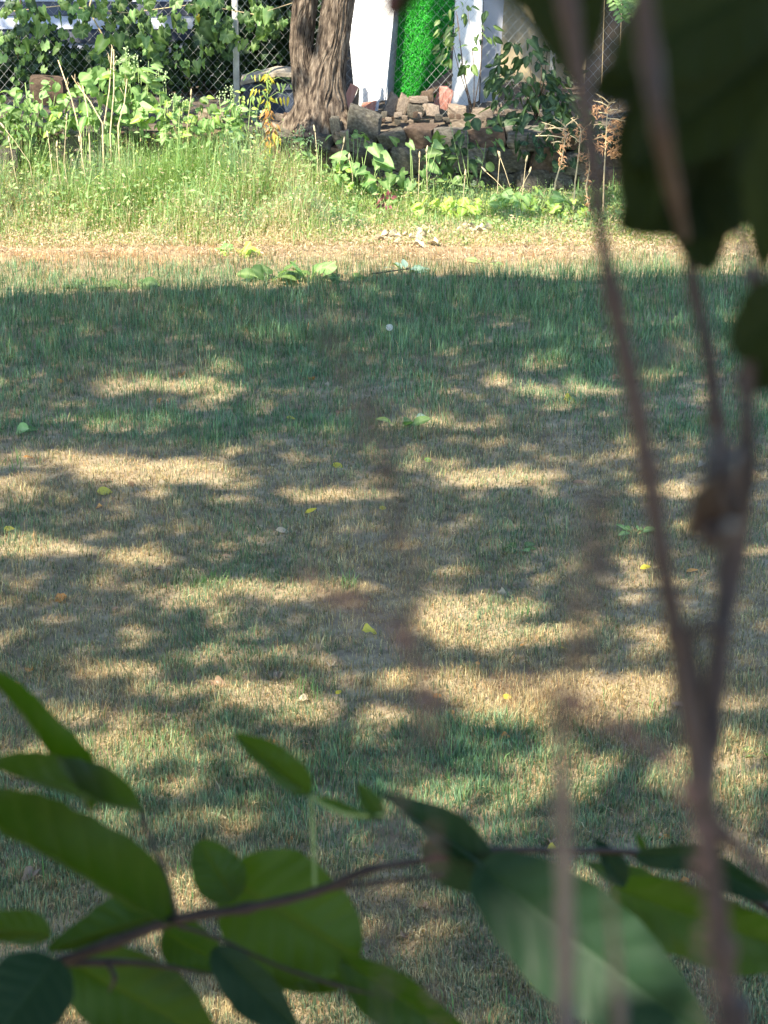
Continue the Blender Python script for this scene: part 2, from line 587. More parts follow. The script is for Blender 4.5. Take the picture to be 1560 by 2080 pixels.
TZ = 0.60
gx2 = np.concatenate([np.linspace(-120, -6, 8), np.linspace(-5.5, 5.5, 80), np.linspace(6, 120, 8)])
gy2 = np.concatenate([np.linspace(18.22, 24, 50), np.linspace(26, 300, 8)])
X, Y = np.meshgrid(gx2, gy2)
Z = TZ + .10 * (fbm(X * 3.2, Y * 3.2, 9) - .5) - .03 - .20 * (Y < 18.26) - .05 * (Y < 18.5)
Y = Y + .10 * (fbm(X * 4, X * 0, 6) - .5) * (Y < 18.5)
nx, ny = len(gx2), len(gy2)
V = np.stack([X, Y, Z], 2).reshape(-1, 3)
ii = (np.arange(ny - 1)[:, None] * nx + np.arange(nx - 1)[None]).ravel()
L = np.stack([ii, ii + 1, ii + nx + 1, ii + nx], 1).ravel()
tag(link('upper_terrain', np_mesh('upper_terrain', V, L, np.full(len(ii), 4), M['terrace'], smooth=True)), kind='structure')

# ------------------------------------------------------------------ lawn
PYS = np.array([400, 440, 470, 505, 530, 560, 620, 700, 760, 800, 870, 905, 950, 1050, 1250, 1420, 1480, 1560, 1650, 1720, 1800, 1900, 2080, 2500])
GRN = np.array([.75, .55, .18, .08, .30, .55, .90, .92, .78, .68, .70, .42, .24, .32, .24, .20, .38, .50, .52, .42, .38, .34, .32, .3])
HGT = np.array([.12, .08, .045, .03, .06, .07, .085, .08, .055, .045, .055, .04, .033, .036, .034, .036, .040, .040, .040, .038, .034, .032, .032, .034])
def patch(px, py, cx, cy, rx, ry):
    return np.clip(1.3 - ((px - cx) / rx) ** 2 - ((py - cy) / ry) ** 2, 0, 1)

def lawn(n, seed):
    r = np.random.default_rng(seed)
    u = r.random(n)
    y0, y1 = 5.0, 17.9
    # more blades per square metre close by, where each one shows
    pw = 1.6
    a, b = y0 ** (1 - pw), y1 ** (1 - pw)
    y = (a + u * (b - a)) ** (1 / (1 - pw))
    x = (r.random(n) * 2 - 1) * (0.185 * y + .45)
    # clumping
    keep = r.random(n) < np.clip(-.1 + 1.2 * fbm(x * 6, y * 6, 5, 2) + 1.1 * fbm(x * 1.6, y * 1.6, 6, 2), .12, 1)
    x, y = x[keep], y[keep]; n = len(x)
    px, py = proj(x, y)
    g = np.interp(py, PYS, GRN)
    g = g + .9 * (fbm(x * 1.7, y * 1.1, 21, 3) - .5) + .35 * (fbm(x * 9, y * 9, 33, 2) - .5)
    g += .5 * patch(px, py, 1100, 620, 380, 90) * (py > 540)
    g -= .6 * patch(px, py, 150, 500, 330, 40) - .0
    g -= .4 * patch(px, py, 1000, 500, 230, 30)
    g -= .35 * patch(px, py, 620, 650, 180, 25)
    g += .35 * patch(px, py, 350, 870, 400, 45)
    g += .4 * patch(px, py, 950, 1510, 160, 60)
    isg = r.random(n) < np.clip(g, .04, .96)
    h = np.interp(py, PYS, HGT) * (.55 + .75 * r.random(n)) * (.7 + .6 * fbm(x * 4, y * 4, 8, 2))
    cl_ = fbm(x * 11, y * 11, 19, 2)
    h *= np.where(isg, 1.15, .85) * (.45 + 1.1 * cl_)
    long_ = r.random(n) < .006
    h = np.where(long_, h * 2.2, h)
    wd = np.where(isg, .0028, .0024) * (.55 + .9 * r.random(n)) * (1 + .03 * np.clip(y - 8, 0, 10))
    lean = np.abs(r.normal(0, .38, n))
    thatch = r.random(n) < np.where(isg, .05, .22)
    lean = np.where(thatch, 1.25 + .25 * r.random(n), np.clip(lean, 0, 1.2))
    az = 6.28 * fbm(x * 5, y * 5, 29, 2) * 2 + r.normal(0, 1.1, n)
    t = r.random(n)[:, None]; t2 = r.random(n)[:, None]
    green = (1 - t) * np.array([.060, .125, .045]) + t * np.array([.16, .235, .095])
    blue = (fbm(x * .8, y * .5, 77, 2)[:, None] > .55)
    green = np.where((r.random(n)[:, None] < .65), green * np.array([1.05, 1.08, 1.5]), green)
    straw = (1 - t) * np.array([.22, .165, .080]) + t * np.array([.48, .39, .215])
    redd = (t2 < .18)
    straw = np.where(redd, straw * np.array([.95, .72, .62]), straw)
    pink = np.clip(patch(px, py, 150, 500, 420, 50) + patch(px, py, 1000, 500, 260, 35), 0, 1)[:, None]
    straw = straw * (1 - pink) + pink * straw * np.array([1.1, .86, .85])
    col = np.where(isg[:, None], green, straw)
    ol = np.clip(1.15 - 1.5 * g, 0, .8)[:, None]
    col = np.where(isg[:, None], col * (1 - ol) + ol * np.array([.15, .16, .085]) * (.6 + .8 * t), col)
    col = col * (.55 + .9 * r.random(n)[:, None]) * (.7 + .6 * cl_[:, None])
    P = np.stack([x, y, ground_h(x, y) + np.where(thatch, .004 + .02 * r.random(n), -.002)], 1)
    return P, h, wd, az, lean, col

P, h, wd, az, lean, col = lawn(600000, 5)
tag(link('grass', blades_mesh('grass', P, h, wd, az, lean, col, M['blade'])),
    'short half dry mown lawn grass, greener across the far shade', 'grass', kind='stuff')

# greener tussocks and long loose blades, still countless
r = np.random.default_rng(3)
tp = []
for (px, py, n, hh, rr) in [(640, 700, 45, .11, .08), (400, 640, 60, .10, .14), (1180, 640, 80, .16, .2), (1080, 600, 70, .12, .3), (1290, 620, 60, .13, .2),
                            (870, 610, 60, .11, .2), (300, 690, 60, .10, .25), (540, 620, 60, .10, .2), (130, 680, 60, .11, .2), (30, 700, 50, .11, .2),
                            (620, 1400, 30, .09, .05), (430, 1190, 30, .07, .05), (700, 1190, 28, .09, .05), (1070, 1250, 14, .08, .02),
                            (390, 1190, 30, .05, .06), (300, 1500, 60, .08, .12), (330, 1530, 60, .07, .12), (150, 1560, 40, .06, .1),
                            (1000, 1530, 80, .07, .16), (900, 1560, 40, .07, .1), (1300, 1470, 60, .07, .12), (560, 1620, 40, .06, .1),
                            (170, 1770, 20, .13, .05), (420, 1800, 18, .10, .05), (520, 1790, 12, .09, .04), (930, 1800, 30, .06, .1),
                            (700, 1900, 30, .07, .08), (1000, 2060, 30, .08, .08), (120, 2040, 30, .09, .06), (1230, 1640, 30, .05, .1),
                            (310, 800, 20, .13, .06), (330, 770, 16, .12, .05), (400, 780, 40, .06, .14), (170, 860, 50, .07, .15), (420, 900, 40, .07, .08),
                            (20, 960, 40, .09, .06), (1110, 740, 30, .08, .1), (1140, 560, 60, .1, .3), (980, 560, 60, .1, .3), (1420, 560, 60, .12, .3),
                            (1290, 530, 60, .13, .4), (1500, 580, 60, .14, .3), (280, 540, 60, .06, .3), (60, 545, 60, .06, .2), (700, 540, 50, .07, .3)]:
    c = G(px, py)
    for k in range(n):
        tp.append((c.x + r.normal() * rr, c.y + r.normal() * rr, hh))
tp = np.array(tp); n = len(tp)
t = r.random(n)[:, None]
col = (1 - t) * np.array([.05, .13, .035]) + t * np.array([.16, .27, .09])
P = np.stack([tp[:, 0], tp[:, 1], ground_h(tp[:, 0], tp[:, 1])], 1)
tag(link('grass', blades_mesh('grass', P, tp[:, 2] * (.5 + .7 * r.random(n)), .0035 * (.7 + .6 * r.random(n)), r.random(n) * 6.28,
                              np.abs(r.normal(0, .35, n)), col, M['blade'], curl=.9)),
    'longer green grass tussocks standing out of the mown lawn', 'grass', kind='stuff')

# ------------------------------------------------------------------ weed bank in front of the wall
def weed_top(px):            # height of the weeds by position along the wall, as seen in front of it
    return np.interp(px, [-200, 0, 150, 350, 500, 620, 680, 760, 850, 1000, 1200, 1500, 1800],
                     [.60, .60, .56, .62, .62, .56, .38, .25, .20, .18, .18, .3, .4])
def weeds(n, seed):
    r = np.random.default_rng(seed)
    y = 16.45 + 1.60 * r.random(n) ** .8
    x = (r.random(n) * 2 - 1) * 4.0
    px, _ = proj(x, y)
    q = np.clip((y - 16.55) / 1.35, 0, 1)
    edge = .5 * (fbm(x * 2, y * 1.2, 4, 3) - .5)
    q = np.clip(q + edge, 0, 1)
    top = weed_top(px) * (q ** .9)
    cl = fbm(x * 5, y * 5, 14, 2)
    h = np.clip(top * (.35 + .8 * r.random(n)) * (.5 + cl), .025, .7)
    return r, x, y, px, q, h, cl
r, x, y, px, q, h, cl = weeds(135000, 8)
n = len(x)
t = r.random(n)[:, None]
tone = fbm(x * 3, y * 3, 51, 2)[:, None]
gr = (1 - t) * np.array([.10, .20, .07]) + t * np.array([.30, .42, .19])
gr = np.where(tone > .55, gr * np.array([1.0, .95, 1.35]), gr * np.array([1.1, 1.05, .8]))
st = (1 - t) * np.array([.36, .29, .17]) + t * np.array([.62, .54, .36])
isst = r.random(n) < np.clip(.80 - .78 * q + .7 * (fbm(x * 2.5, y * 2.5, 41, 2) - .5) + .4 * np.exp(-((px - 570) / 60) ** 2), .10, .95)
col = np.where(isst[:, None], st, gr)
P = np.stack([x, y, ground_h(x, y)], 1)
tag(link('weeds', blades_mesh('weeds', P, h, .0028 + .0035 * r.random(n) ** 2, r.random(n) * 6.28, np.abs(r.normal(0, .5, n)), col, M['weed'], curl=1.1)),
    'tall tangled sunlit grassy weeds along the foot of the stone wall', 'weeds', kind='stuff')
r, x, y, px, q, h, cl = weeds(60000, 9)
n = len(x)
zz = h * (.35 + .75 * r.random(n))
t = r.random(n)[:, None]
col = (1 - t) * np.array([.12, .21, .07]) + t * np.array([.32, .42, .18])
yel = r.random(n) < (.14 + .25 * (px > 780))
col = np.where(yel[:, None], np.array([.42, .44, .14]) * (.7 + .5 * t), col)
dry = r.random(n) < (.75 * (1 - q) ** 1.3 + .04 + .3 * np.exp(-((px - 560) / 70) ** 2))
col = np.where(dry[:, None], np.array([.52, .40, .27]) * (.6 + .6 * t), col)
P = np.stack([x, y, zz + .01], 1)
tag(link('weeds', leafcloud_mesh('weeds', P, .012 + .026 * r.random(n) ** 2.5, M['weed'], (0, -.5, .8), .9, .4, col, r)),
    'small leafy herbs mixed through the sunlit weed bank', 'weeds', kind='stuff')
r, x, y, px, q, h, cl = weeds(9000, 10)
n = len(x); t = r.random(n)[:, None]
zz = h * (.5 + .55 * r.random(n))
kk = (q > .3) & (fbm(x * 4, y * 4, 55, 2) > .47)
x, y, zz, t = x[kk], y[kk], zz[kk], t[kk]
col = (1 - t) * np.array([.14, .24, .09]) + t * np.array([.34, .44, .20])
tag(link('weeds', leafcloud_mesh('weeds', np.stack([x, y, zz + .02], 1), .03 + .035 * r.random(len(x)), M['weed'], (0, -.6, .6), .7, .42, col, r)),
    'clumps of wider leaved pale herbs standing in the weed bank', 'weeds', kind='stuff')
r, x, y, px, q, h, cl = weeds(5200, 12)
n = len(x); t = r.random(n)[:, None]
col = (1 - t) * np.array([.13, .26, .09]) + t * np.array([.36, .46, .2])
tag(link('weeds', blades_mesh('weeds', np.stack([x, y, ground_h(x, y)], 1), np.clip(h * 1.35, .05, .7), .007 + .005 * r.random(n), r.random(n) * 6.28, np.abs(r.normal(.15, .4, n)), col, M['weed'], curl=1.3)),
    'long arching grass blades rising over the weed bank', 'weeds', kind='stuff')
# dry litter in the mulch strip
n = 30000
r = np.random.default_rng(71)
y = 15.4 + 1.9 * r.random(n); x = (r.random(n) * 2 - 1) * 3.9
px, py = proj(x, y)
k_ = r.random(n) < np.clip(1.15 - ((py - 500) / 34) ** 2, 0, 1) * (.35 + .65 * (fbm(x * 2, y * 3, 73, 2) > .42))
x, y = x[k_], y[k_]; n = len(x)
t = r.random(n)[:, None]
col = (1 - t) * np.array([.30, .19, .13]) + t * np.array([.68, .55, .42])
P = np.stack([x, y, ground_h(x, y) + .008 + .035 * r.random(n)], 1)
tag(link('plant_litter', leafcloud_mesh('plant_litter', P, .012 + .035 * r.random(n) ** 1.5, M['weed'], (0, -.4, .8), 1.0, .2, col, r)),
    'pinkish straw coloured dry litter strewn before the weed bank', 'litter', kind='stuff')

# ------------------------------------------------------------------ stone wall
def stone_mesh(seed, mat, cuts=4):
    rnd = random.Random(seed)
    n = cuts
    off = Vector((rnd.random() * 50, rnd.random() * 50, 0))
    vs = {}; V_ = []; F_ = []
    def vid(p):
        k = tuple(round(c, 4) for c in p)
        if k not in vs:
            v = Vector(p)
            e = sum(1 for c in p if abs(abs(c) - 1) < 1e-6)
            q_ = v.copy()
            # rounded uneven block
            ln = v.length
            q_ *= (1 - .18 * max(0, ln - 1.05))
            nz = float(fbm(v.x * 1.1 + off.x + v.z * .7, v.y * 1.1 + off.y - v.z * .5, seed, 2)) - .5
            q_ *= 1 + .5 * nz
            q_.x += v.z * rnd_sh[0]; q_.z += v.x * rnd_sh[1]
            vs[k] = len(V_); V_.append(q_ * .5)
        return vs[k]
    rnd_sh = (rnd.uniform(-.15, .15), rnd.uniform(-.15, .15))
    for ax in range(3):
        for sg in (-1, 1):
            for i in range(n):
                for j in range(n):
                    c = []
                    for (a, b) in ((i, j), (i + 1, j), (i + 1, j + 1), (i, j + 1)):
                        p = [0, 0, 0]
                        p[ax] = sg
                        p[(ax + 1) % 3] = -1 + 2 * a / n
                        p[(ax + 2) % 3] = -1 + 2 * b / n
                        c.append(vid(tuple(p)))
                    F_.append(c if sg > 0 else c[::-1])
    me = bpy.data.meshes.new('stone')
    me.from_pydata(V_, [], F_)
    me.materials.append(mat)
    return me
SM = [stone_mesh(i, M['stone']) for i in range(10)]
SB = [stone_mesh(i + 40, M['brown_stone']) for i in range(5)]
wall = thing('stone_wall', 'low dry stone retaining wall of grey and brown fieldstones below the tree', 'wall', (0, 18.1, 0))
random.seed(5)
z = -.04
for row, (hh, lo, hi) in enumerate([(.17, .16, .34), (.15, .14, .30), (.17, .18, .36), (.14, .18, .38)]):
    x_ = -3.6 + random.uniform(-.1, .1)
    while x_ < 3.7:
        wd_ = random.uniform(lo, hi)
        sz = hh * random.uniform(.75, 1.18)
        me = random.choice(SB if random.random() < .25 else SM)
        o = link('stone', me, wall)
        o.location = (x_ + wd_ / 2, random.uniform(-.05, .03) + row * .025, z + hh / 2 + random.uniform(-.012, .012))
        o.rotation_euler = (random.uniform(-.2, .2), random.uniform(-.16, .16), random.uniform(-.3, .3))
        o.scale = (wd_ * 1.08, .3, sz * 1.14)
        x_ += wd_ + .008
    z += hh
# earth fill behind the stones
mb = MB()
mb.box((0, 18.30, .22), (8, .2, .5))
o = part(wall, 'earth_fill', mb, M['terrace'])

# ------------------------------------------------------------------ chain link fence
FY = 18.85
fence = thing('chain_link_fence', 'galvanised chain link fence standing on the terrace behind the tree', 'fence', (0, FY, TZ))
DW, DH = .078, .088
def wire_mesh(flip):
    mb = MB()
    pts = []
    nseg = 28
    for k in range(nseg + 1):
        xx = (DW / 2) * ((k + flip) % 2)
        pts.append((xx, .004 if (k + flip) % 2 else -.004, k * DH / 2 - .02))
    mb.tube(pts, .0016, 4)
    return mb.mesh('wire', M['galv'])
WM = [wire_mesh(0), wire_mesh(1)]
nw = 180
for i in range(nw):
    o = link('wire', WM[i % 2], fence)
    o.location = (-nw / 4 * DW + i * DW / 2, random.uniform(-.002, .002), 0)
    o.rotation_euler = (random.uniform(-.004, .004), random.uniform(-.006, .006), 0)
for xx, rr_ in ((W(478, 120, FY).x, .026), (W(478, 120, FY).x + 2.6, .022), (W(478, 120, FY).x - 2.4, .022)):
    mb = MB()
    mb.tube([(xx, FY + .04, TZ - .25), (xx + .004, FY + .04, TZ + .5), (xx, FY + .04, TZ + 1.26)], rr_, 12)
    o = part(fence, 'post', mb, M['post'], True)
    mb = MB(); mb.tube([(xx, FY + .04, TZ + 1.26), (xx, FY + .04, TZ + 1.3)], [rr_ * 1.2, rr_ * .3], 12)
    part(fence, 'post_cap', mb, M['post'])


# ------------------------------------------------------------------ twin trunk tree by the fence
tree = thing('tree', 'twin stemmed tree with furrowed brown bark on top of the stone wall', 'tree', tuple(W(648, 245, 18.32)))
def bark_tube(pts, rad, sides=260, sub=22, seed=0, amp=.011, flare=0, ovals=None):
    pts = [Vector(p) for p in pts]
    P_ = []; R_ = []
    for i in range(len(pts) - 1):
        for k in range(sub):
            t_ = k / sub
            P_.append(pts[i].lerp(pts[i + 1], t_)); R_.append(rad[i] * (1 - t_) + rad[i + 1] * t_)
    P_.append(pts[-1]); R_.append(rad[-1])
    n_ = len(P_)
    z_ = np.array([p.z for p in P_])
    th = np.linspace(0, 2 * np.pi, sides, endpoint=False)
    TH, ZZ = np.meshgrid(th, z_)
    warp = .7 * (fbm(ZZ * 3.2, TH * 1.2, seed + 5, 2) - .5)
    cx_ = np.cos(TH + warp) * 6.6; cy_ = np.sin(TH + warp) * 6.6
    n1 = 1 - np.abs(2 * fbm(cx_ * 1.5 + ZZ * .5, cy_ * 1.5 + ZZ * 4.2, seed, 2) - 1) * 2.2
    n2 = fbm(cx_ * 4.0 + 5, cy_ * 4.0 + ZZ * 11, seed + 9, 2) - .5
    big = fbm(cx_ * .2, cy_ * .2 + ZZ * 1.5, seed + 2, 2) - .5
    Rr = np.array(R_)[:, None] * (1 + .25 * big) + amp * (n1 - .3) + amp * 1.0 * n2
    if flare:
        zb = z_ - z_[0]
        fl = flare * np.exp(-zb / .11)[:, None] * (.45 + .9 * np.clip(np.cos(TH * 5 + seed), -.4, 1))
        Rr = Rr + fl
    Xc = np.array([p.x for p in P_])[:, None] + np.cos(TH) * Rr
    Yc = np.array([p.y for p in P_])[:, None] + np.sin(TH) * Rr
    Zc = ZZ + 0 * Rr
    V_ = np.stack([Xc, Yc, Zc], 2).reshape(-1, 3)
    i0 = (np.arange(n_ - 1)[:, None] * sides + np.arange(sides)[None])
    i1 = (np.arange(n_ - 1)[:, None] * sides + (np.arange(sides)[None] + 1) % sides)
    Lp = np.stack([i0, i1, i1 + sides, i0 + sides], 2).reshape(-1)
    return V_, Lp
TY = 18.32
def tp_(px, py, dy=0): return W(px, py, TY + dy)
rs = [tp_(645, 262), tp_(650, 235), tp_(654, 195), tp_(661, 155), tp_(671, 105), tp_(680, 50), tp_(688, 0), tp_(720, -90), tp_(770, -200), tp_(850, -350), tp_(900, -600), tp_(880, -1000)]
rr2 = [.25, .225, .19, .16, .135, .125, .122, .12, .128, .12, .10, .06]
ls = [tp_(640, 215), tp_(628, 175, .03), tp_(617, 130, .06), tp_(612, 90, .08), tp_(616, 40, .1), tp_(621, 0, .1), tp_(650, -90, .1), tp_(685, -200, .1), tp_(700, -600), tp_(620, -900)]
lr2 = [.15, .125, .095, .088, .09, .092, .09, .095, .08, .05]
V1, L1 = bark_tube(rs, rr2, seed=3, flare=.11)
V2, L2 = bark_tube(ls, lr2, seed=8, amp=.011)
V_ = np.concatenate([V1, V2]); L_ = np.concatenate([L1, L2 + len(V1)])
V_ -= np.array(tree.location)
me = np_mesh('trunk', V_, L_, np.full(len(L_) // 4, 4), M['bark'], smooth=True)
link('trunk', me, tree)
limb_ends = []
for (a, b, rr_) in [(rs[-2], (2.2, 16.2, 6.4), .05), (rs[-1], (.4, 15.0, 7.6), .05), (rs[-3], (1.6, 17.5, 5.0), .05), (ls[-2], (-2.0, 16.0, 6.2), .05),
                    (ls[-1], (-2.6, 17.8, 7.0), .04), (rs[-1], (-.4, 17.6, 8.2), .05), (ls[-2], (-.8, 14.8, 5.6), .04)]:
    a = Vector(a); b = Vector(b)
    mid = a.lerp(b, .5) + Vector((0, 0, .25))
    mb = MB(); mb.tube([a, mid, b], [rr_, rr_ * .7, .012], 8)
    part(tree, 'limb', mb, M['bark'], True)

# ------------------------------------------------------------------ where the sun gets through
KX, KY = S.x / S.z, S.y / S.z
SPOTS = [  # px, py, half width, half height, strength : sun flecks on the lawn
 (355, 785, 125, 17, 1), (290, 800, 60, 10, .6), (560, 690, 70, 9, .5), (700, 660, 60, 7, .3), (250, 860, 120, 14, .55), (90, 840, 80, 14, .35),
 (330, 962, 160, 26, 1), (150, 945, 160, 22, .65), (30, 1000, 60, 40, .5), (480, 975, 60, 14, .6), (700, 1010, 105, 13, .8), (640, 1040, 40, 8, .4),
 (930, 862, 110, 16, .45), (1030, 972, 105, 20, .85), (900, 950, 60, 14, .5), (1130, 792, 100, 13, .7), (1110, 735, 60, 12, .45), (1330, 760, 40, 18, .5),
 (1370, 995, 80, 12, .8), (960, 1010, 60, 8, .3), (60, 1105, 110, 26, .8), (280, 1125, 80, 17, .75), (420, 1075, 120, 18, .35), (550, 1110, 110, 14, .3),
 (570, 1190, 150, 20, .75), (380, 1215, 80, 25, .55), (420, 1150, 80, 10, .3), (100, 1250, 100, 14, .35), (850, 1160, 130, 12, .45), (1100, 1165, 120, 12, .4),
 (950, 1235, 150, 27, 1), (1040, 1290, 160, 22, .9), (880, 1270, 70, 20, .9), (1330, 1300, 60, 22, .7), (1300, 1160, 60, 30, .6), (1180, 1250, 80, 10, .3),
 (240, 1352, 95, 20, .9), (420, 1325, 90, 14, .6), (560, 1330, 90, 12, .5), (700, 1345, 80, 12, .5), (430, 1400, 160, 16, .85), (560, 1430, 120, 22, .75),
 (850, 1385, 170, 22, 1), (690, 1450, 140, 20, .9), (150, 1445, 110, 16, .7), (300, 1470, 100, 14, .5), (1080, 1400, 170, 34, .9), (1280, 1425, 110, 45, .95),
 (1500, 1420, 60, 18, .6), (230, 1520, 190, 40, .9), (60, 1540, 90, 26, .8), (430, 1545, 60, 22, .5), (820, 1465, 60, 10, .5), (1250, 1575, 170, 36, .85),
 (1080, 1565, 90, 16, .6), (1500, 1520, 70, 36, .8), (1130, 1490, 80, 14, .4), (880, 1590, 90, 18, .6), (830, 1640, 90, 18, .6), (1010, 1685, 200, 14, .5),
 (330, 1665, 170, 16, .6), (620, 1660, 140, 10, .3), (340, 1790, 90, 24, .7), (470, 1830, 90, 26, .7), (1200, 1790, 50, 20, .6), (1150, 1830, 60, 16, .5),
 (900, 1720, 120, 12, .35), (1480, 1700, 60, 30, .45), (620, 1765, 100, 12, .3), (120, 2030, 90, 34, .8), (500, 2050, 120, 34, .8), (760, 2060, 130, 24, .7),
 (940, 1890, 60, 16, .4), (1480, 1900, 60, 16, .4), (330, 2000, 90, 20, .5), (1000, 1980, 60, 12, .3), (1100, 2060, 90, 16, .4), (520, 1900, 70, 16, .35),
 (1000, 1605, 210, 18, .7), (1440, 1570, 120, 45, .85), (560, 1562, 150, 14, .6), (1060, 1455, 130, 22, .85), (900, 1650, 150, 16, .7), (300, 1590, 110, 18, .6), (700, 1530, 90, 10, .5), (1150, 1625, 130, 14, .6),
 (1320, 655, 60, 10, .4), (1500, 640, 50, 14, .5), (700, 740, 50, 6, .25), (440, 1010, 60, 8, .35), (1450, 1230, 70, 16, .5), (820, 1100, 80, 10, .3)]
SPOTS = np.array(SPOTS, float)
def lit_lawn(x, y, r):
    px, py = proj(x, y)
    lit = np.zeros(len(x))
    wob = 34 * (fbm(x * 2.3, y * 1.3, 61, 3) - .5); wobx = 60 * (fbm(x * 1.7 + 9, y * 1.2, 67, 2) - .5)
    for (cx, cy, a, b, s) in SPOTS:
        d = ((px + wobx - cx) / a) ** 2 + ((py + wob - cy - b * .1) / b) ** 2
        lit = np.maximum(lit, (min(1, s * 1.3) if s > .44 else s * .55) * np.clip((1.5 - d) * 2.0, 0, 1))
    edge = np.interp(px, [-400, 0, 300, 560, 800, 1100, 1560, 2000], [612, 604, 598, 578, 566, 556, 562, 560]) + 26 * (fbm(x * 2.6, y * 0 + 3, 12, 3) - .5)
    lit = np.where(py < edge, 1.0, lit)
    lit = np.maximum(lit, .85 * (fbm(x * 3.1, y * 2.2, 88, 3) > .77))
    out = (np.abs(px - 780) > 1000) | (py > 2200)
    lit = np.where(out & (py > 500), 1.0 * (fbm(x * 1.5, y * 1.2, 90, 3) > .6), lit)
    return lit

def canopy(n, x0, x1, y0, y1, litf, h0, h1, size, seed):
    r = np.random.default_rng(seed)
    x = x0 + (x1 - x0) * r.random(n); y = y0 + (y1 - y0) * r.random(n)
    keep = r.random(n) > litf(x, y, r)
    x, y = x[keep], y[keep]
    h = h0 + (h1 - h0) * r.random(len(x)) ** .9
    return np.stack([x + KX * h, y + KY * h, h], 1), r
# big shade tree standing beside the house, behind the viewpoint; only its shade is in the picture
def sun_gap(P, targets, rad):
    keep = np.ones(len(P), bool)
    s_ = np.array(S)
    for T in targets:
        d = P - np.array(T)
        al = d @ s_
        off = np.linalg.norm(d - al[:, None] * s_, axis=1)
        keep &= ~((off < rad) & (al > 0))
    return P[keep]
def _np(px, py, d):
    v = ray(px, py) * d; v.z += CAMH
    return v
GAPS = [_np(1120, 2010, 1.08), _np(1390, 1990, 1.05)]
P, r = canopy(72000, -4.2, 4.6, 0.2, 16.0, lit_lawn, 6.0, 9.5, .2, 31)
P = sun_gap(P, GAPS, .08)
shade = thing('shade_tree', 'large broadleaf tree whose crown shades the mown lawn', 'tree', (-5.6, -2.2, 0))
me = leafcloud_mesh('crown', P - np.array(shade.location), .12 + .055 * r.random(len(P)), M['canopy'], None, 1, .75, None, r)
o = link('crown', me, shade); o['kind'] = 'stuff'
mb = MB(); mb.tube([(-5.6, -2.2, -.2), (-5.5, -2.2, 3), (-5.2, -2.1, 6.5), (-4.6, -2.2, 9)], [.42, .33, .26, .15], 16)
part(shade, 'trunk', mb, M['bark'], True)
for b in [(-6.5, 1.5, 9.5), (-4.5, 4.5, 9), (-1.2, -6.0, 10), (-7.2, -4.5, 10.5), (-3.4, 1.2, 11.5), (-2.6, 5, 9.5)]:
    a = Vector((-5.2, -2.1, 6.3)); b = Vector(b)
    mb = MB(); mb.tube([a, a.lerp(b, .5) + Vector((0, 0, .5)), b], [.15, .09, .02], 8)
    part(shade, 'limb', mb, M['bark'], True)

def lit_far(x, y, r):
    """footprint space of the things on the terrace; y is where a ray would reach lawn level"""
    lit = np.ones(len(x))
    nz = fbm(x * 5, y * 5, 91, 3)
    nb = fbm(x * 9, y * 9, 92, 2)
    def at(Yp):                      # where such a ray meets the upright plane Y = Yp
        z_ = (y - Yp) / -KY
        return x + KX * z_, z_
    xw, zw = at(18.0)
    m = (zw > .14) & (zw < .74)
    lit = np.where(m & (xw > -.62), np.where(nz > .66, .8, .03), lit)
    lit = np.where((zw > -1.6) & (zw <= .14) & (xw > 1.3), np.where(nz > .45, .9, .15), lit)
    xf, zf = at(18.5)
    m = (zf > .5) & (zf < 1.75)
    lit = np.where(m & (xf < -.95), np.where(nz < .47, .08, 1.0), lit)
    lit = np.where(m & (xf >= -.95) & (xf < -.30) & (zf < 1.6), np.where(nb > .55, .05, 1.0), lit)
    lit = np.where(m & (xf > .80), np.where(nz > .66, .9, .04), lit)
    xp, zp = at(19.35)
    m = (zp > .5) & (zp < 2.0) & ~((zf > .5) & (zf < 1.2) & (xf < -.3))
    lit = np.where(m & (xp < -.34) & (zf > 1.3), np.where(nz < .5, .08, .9), lit)
    lit = np.where(m & (xp >= -.34) & (xp < .28), 1.0, lit)
    lit = np.where(m & (xp >= .28) & (xp < .52), np.where(nz > .54, .9, .08), lit)
    lit = np.where(m & (xp >= .52) & (xp < .80), np.where(nb > .42, 1, .08), lit)
    lit = np.where(m & (xp >= .80), .04, lit)
    lit = np.where((y > 20.75) & (x < 2.2), np.where(nz > .60, .9, .03), lit)
    xg, zg = at(19.9)
    lit = np.where((zg > .5) & (zg < 1.5) & (xg < -.45) & (zf > 1.6), np.where(nz > .63, .7, .03), lit)
    return lit
P, r = canopy(95000, -4.5, 4.5, 17.2, 25.0, lit_far, 4.4, 8.2, .2, 32)
me = leafcloud_mesh('crown', P - np.array(tree.location), .08 + .03 * r.random(len(P)), M['canopy'], None, 1, .75, None, r)
o = link('crown', me, tree); o['kind'] = 'stuff'

# ------------------------------------------------------------------ things on the terrace behind the fence
def slab(root, name, c4, thick, mat, dirv=(0, 1, 0)):
    """a real board: four front corners in the world, pushed back by its thickness"""
    d = Vector(dirv).normalized() * thick
    c4 = [Vector(c) for c in c4]
    mb = MB()
    vs = c4 + [c + d for c in c4]
    mb.add(vs, [(0, 1, 2, 3), (7, 6, 5, 4), (0, 4, 5, 1), (1, 5, 6, 2), (2, 6, 7, 3), (3, 7, 4, 0)])
    return part(root, name, mb, mat)

